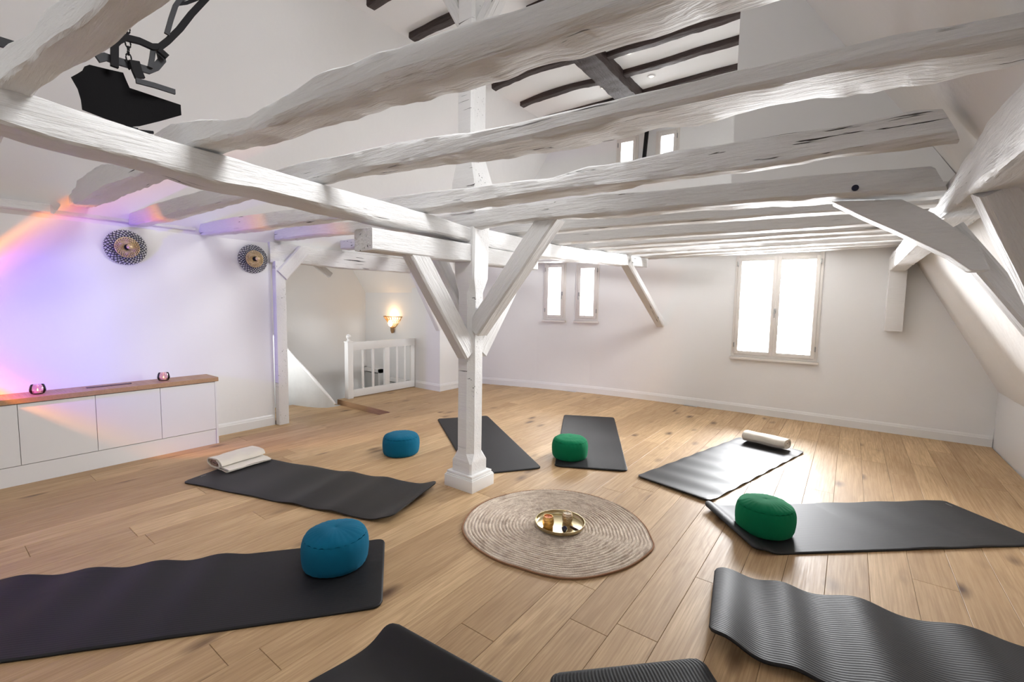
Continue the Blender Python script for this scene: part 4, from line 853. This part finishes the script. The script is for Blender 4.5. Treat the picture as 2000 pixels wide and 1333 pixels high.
# ================================================================== OLD PLOUGH HUNG UNDER THE ROOF
PL = {'blade': [(0.544, 2.414), (0.569, 2.442), (0.589, 2.466), (0.598, 2.489), (0.618, 2.507), (0.677, 2.514), (0.746, 2.521), (0.757, 2.487), (0.769, 2.455), (0.869, 2.444), (0.971, 2.427), (0.974, 2.375), (0.887, 2.324), (0.803, 2.276), (0.763, 2.261), (0.667, 2.268), (0.577, 2.277), (0.575, 2.323), (0.566, 2.369)], 'bars': [('plough_beam', [(0.639, 2.533), (0.671, 2.554), (0.703, 2.553), (0.784, 2.557), (0.841, 2.56), (0.874, 2.589), (0.902, 2.635), (0.896, 2.676)], 0.042, 0.04, 0.0, 'wrought'), ('handle_frame', [(0.697, 2.509), (0.702, 2.613), (0.718, 2.642), (0.744, 2.668), (0.802, 2.677), (0.855, 2.672), (0.887, 2.686), (0.922, 2.731), (0.978, 2.816), (1.036, 2.921), (1.113, 3.044), (1.164, 3.127)], 0.036, 0.045, 0.03, 'iron'), ('upright', [(0.844, 2.569), (0.853, 2.615), (0.861, 2.667)], 0.026, 0.03, 0.02, 'wrought'), ('handle_stay', [(0.913, 2.754), (0.935, 2.84), (0.957, 2.915), (0.978, 2.958), (1.019, 2.996), (1.061, 3.051)], 0.026, 0.03, 0.05, 'wrought'), ('handle_tie', [(0.958, 2.925), (1.008, 2.957), (1.049, 2.994), (1.086, 3.03)], 0.018, 0.02, 0.05, 'iron'), ('clamp', [(0.773, 2.566), (0.782, 2.523), (0.794, 2.491)], 0.05, 0.05, 0.04, 'iron'), ('bolt_bar', [(0.873, 2.661), (0.891, 2.652), (0.911, 2.639)], 0.03, 0.05, 0.05, 'iron'), ('share_bar', [(0.771, 2.466), (0.847, 2.471), (0.936, 2.471)], 0.03, 0.03, 0.06, 'wrought'), ('lower_stay', [(0.741, 2.254), (0.771, 2.258), (0.798, 2.258)], 0.02, 0.03, -0.05, 'wrought'), ('lower_stay', [(0.771, 2.25), (0.825, 2.258), (0.864, 2.265)], 0.016, 0.03, -0.05, 'iron'), ('front_beam', [(0.291, 2.558), (0.321, 2.555), (0.353, 2.559), (0.402, 2.559)], 0.05, 0.05, -0.25, 'wrought'), ('hook', [(0.306, 2.487), (0.331, 2.499), (0.343, 2.493), (0.351, 2.499)], 0.022, 0.03, -0.25, 'iron'), ('hook', [(0.304, 2.447), (0.323, 2.46), (0.328, 2.466)], 0.03, 0.03, -0.25, 'iron')], 'chain': (0.757, 2.528)}
pg = empty('hanging_plough', (-3.0, .8, 2.3), 'old black iron plough hanging on a chain above the girder at top left', 'plough'); pl0 = Vector(pg.location)
def flatbar(pts, w_, th, x=-3.0):
    vs = []; fs = []; n = len(pts)
    for i, (y, z) in enumerate(pts):
        a = Vector(pts[max(0, i - 1)]); b = Vector(pts[min(n - 1, i + 1)]); d = (b - a).normalized(); q = Vector((-d.y, d.x)) * w_ / 2
        for sx, s in ((-1, -1), (1, -1), (1, 1), (-1, 1)): vs.append((x + sx * th / 2 - pl0.x, y + q.x * s - pl0.y, z + q.y * s - pl0.z))
    for i in range(n - 1):
        for j in range(4): fs.append((i * 4 + j, i * 4 + (j + 1) % 4, (i + 1) * 4 + (j + 1) % 4, (i + 1) * 4 + j))
    fs += [(3, 2, 1, 0), (4 * n - 4, 4 * n - 3, 4 * n - 2, 4 * n - 1)]
    return vs, fs
for nm, pts, w_, th, dx, m in PL['bars']:
    vs, fs = flatbar(pts, w_ * .82, th * .45, -3.0 + dx); mesh(nm, vs, fs, M[m], pg, smooth=30)
# curved mouldboard
poly = PL['blade']; cy = sum(p[0] for p in poly) / len(poly); cz = sum(p[1] for p in poly) / len(poly)
bm = bmesh.new(); rings = []
for s in (1, .75, .5, .25): rings.append([bm.verts.new((0, cy + (y - cy) * s, cz + (z - cz) * s)) for y, z in poly])
cv = bm.verts.new((0, cy, cz)); k = len(poly)
for a, b in zip(rings, rings[1:]):
    for i in range(k): bm.faces.new((a[i], a[(i + 1) % k], b[(i + 1) % k], b[i]))
for i in range(k): bm.faces.new((rings[-1][i], rings[-1][(i + 1) % k], cv))
for v in bm.verts: v.co = Vector((-.04 + .9 * (v.co.y - cy) ** 2 + .5 * (v.co.z - cz) * (v.co.y - cy), v.co.y - pl0.y, v.co.z - pl0.z))
r_ = bmesh.ops.solidify(bm, geom=bm.faces[:], thickness=.012); me = bpy.data.meshes.new('mouldboard'); bm.to_mesh(me); bm.free()
link('mouldboard', me, M['iron'], pg, smooth=30)
ch = empty('chain', (-2.98, PL['chain'][0], PL['chain'][1]), 'thin iron chain running up from the plough', 'chain'); L = 4.03 - PL['chain'][1]; nl = int(L / .034)
lk_me = None
for i in range(nl):
    z = .018 + i * L / nl; rt_ = (i % 2) * R(90)
    pts = [(.011 * math.cos(t), 0, .0140 * math.sin(t) * 1.5) for t in [2 * math.pi * q / 12 for q in range(12)]]
    if lk_me is None: o = MB().tube(pts, .0036, 5, True).build('chain_link', M['iron'], ch); lk_me = o.data
    else: o = bpy.data.objects.new('chain_link', lk_me); C.objects.link(o); o.parent = ch
    o.location = (0, 0, z); o.rotation_euler = (0, 0, rt_)
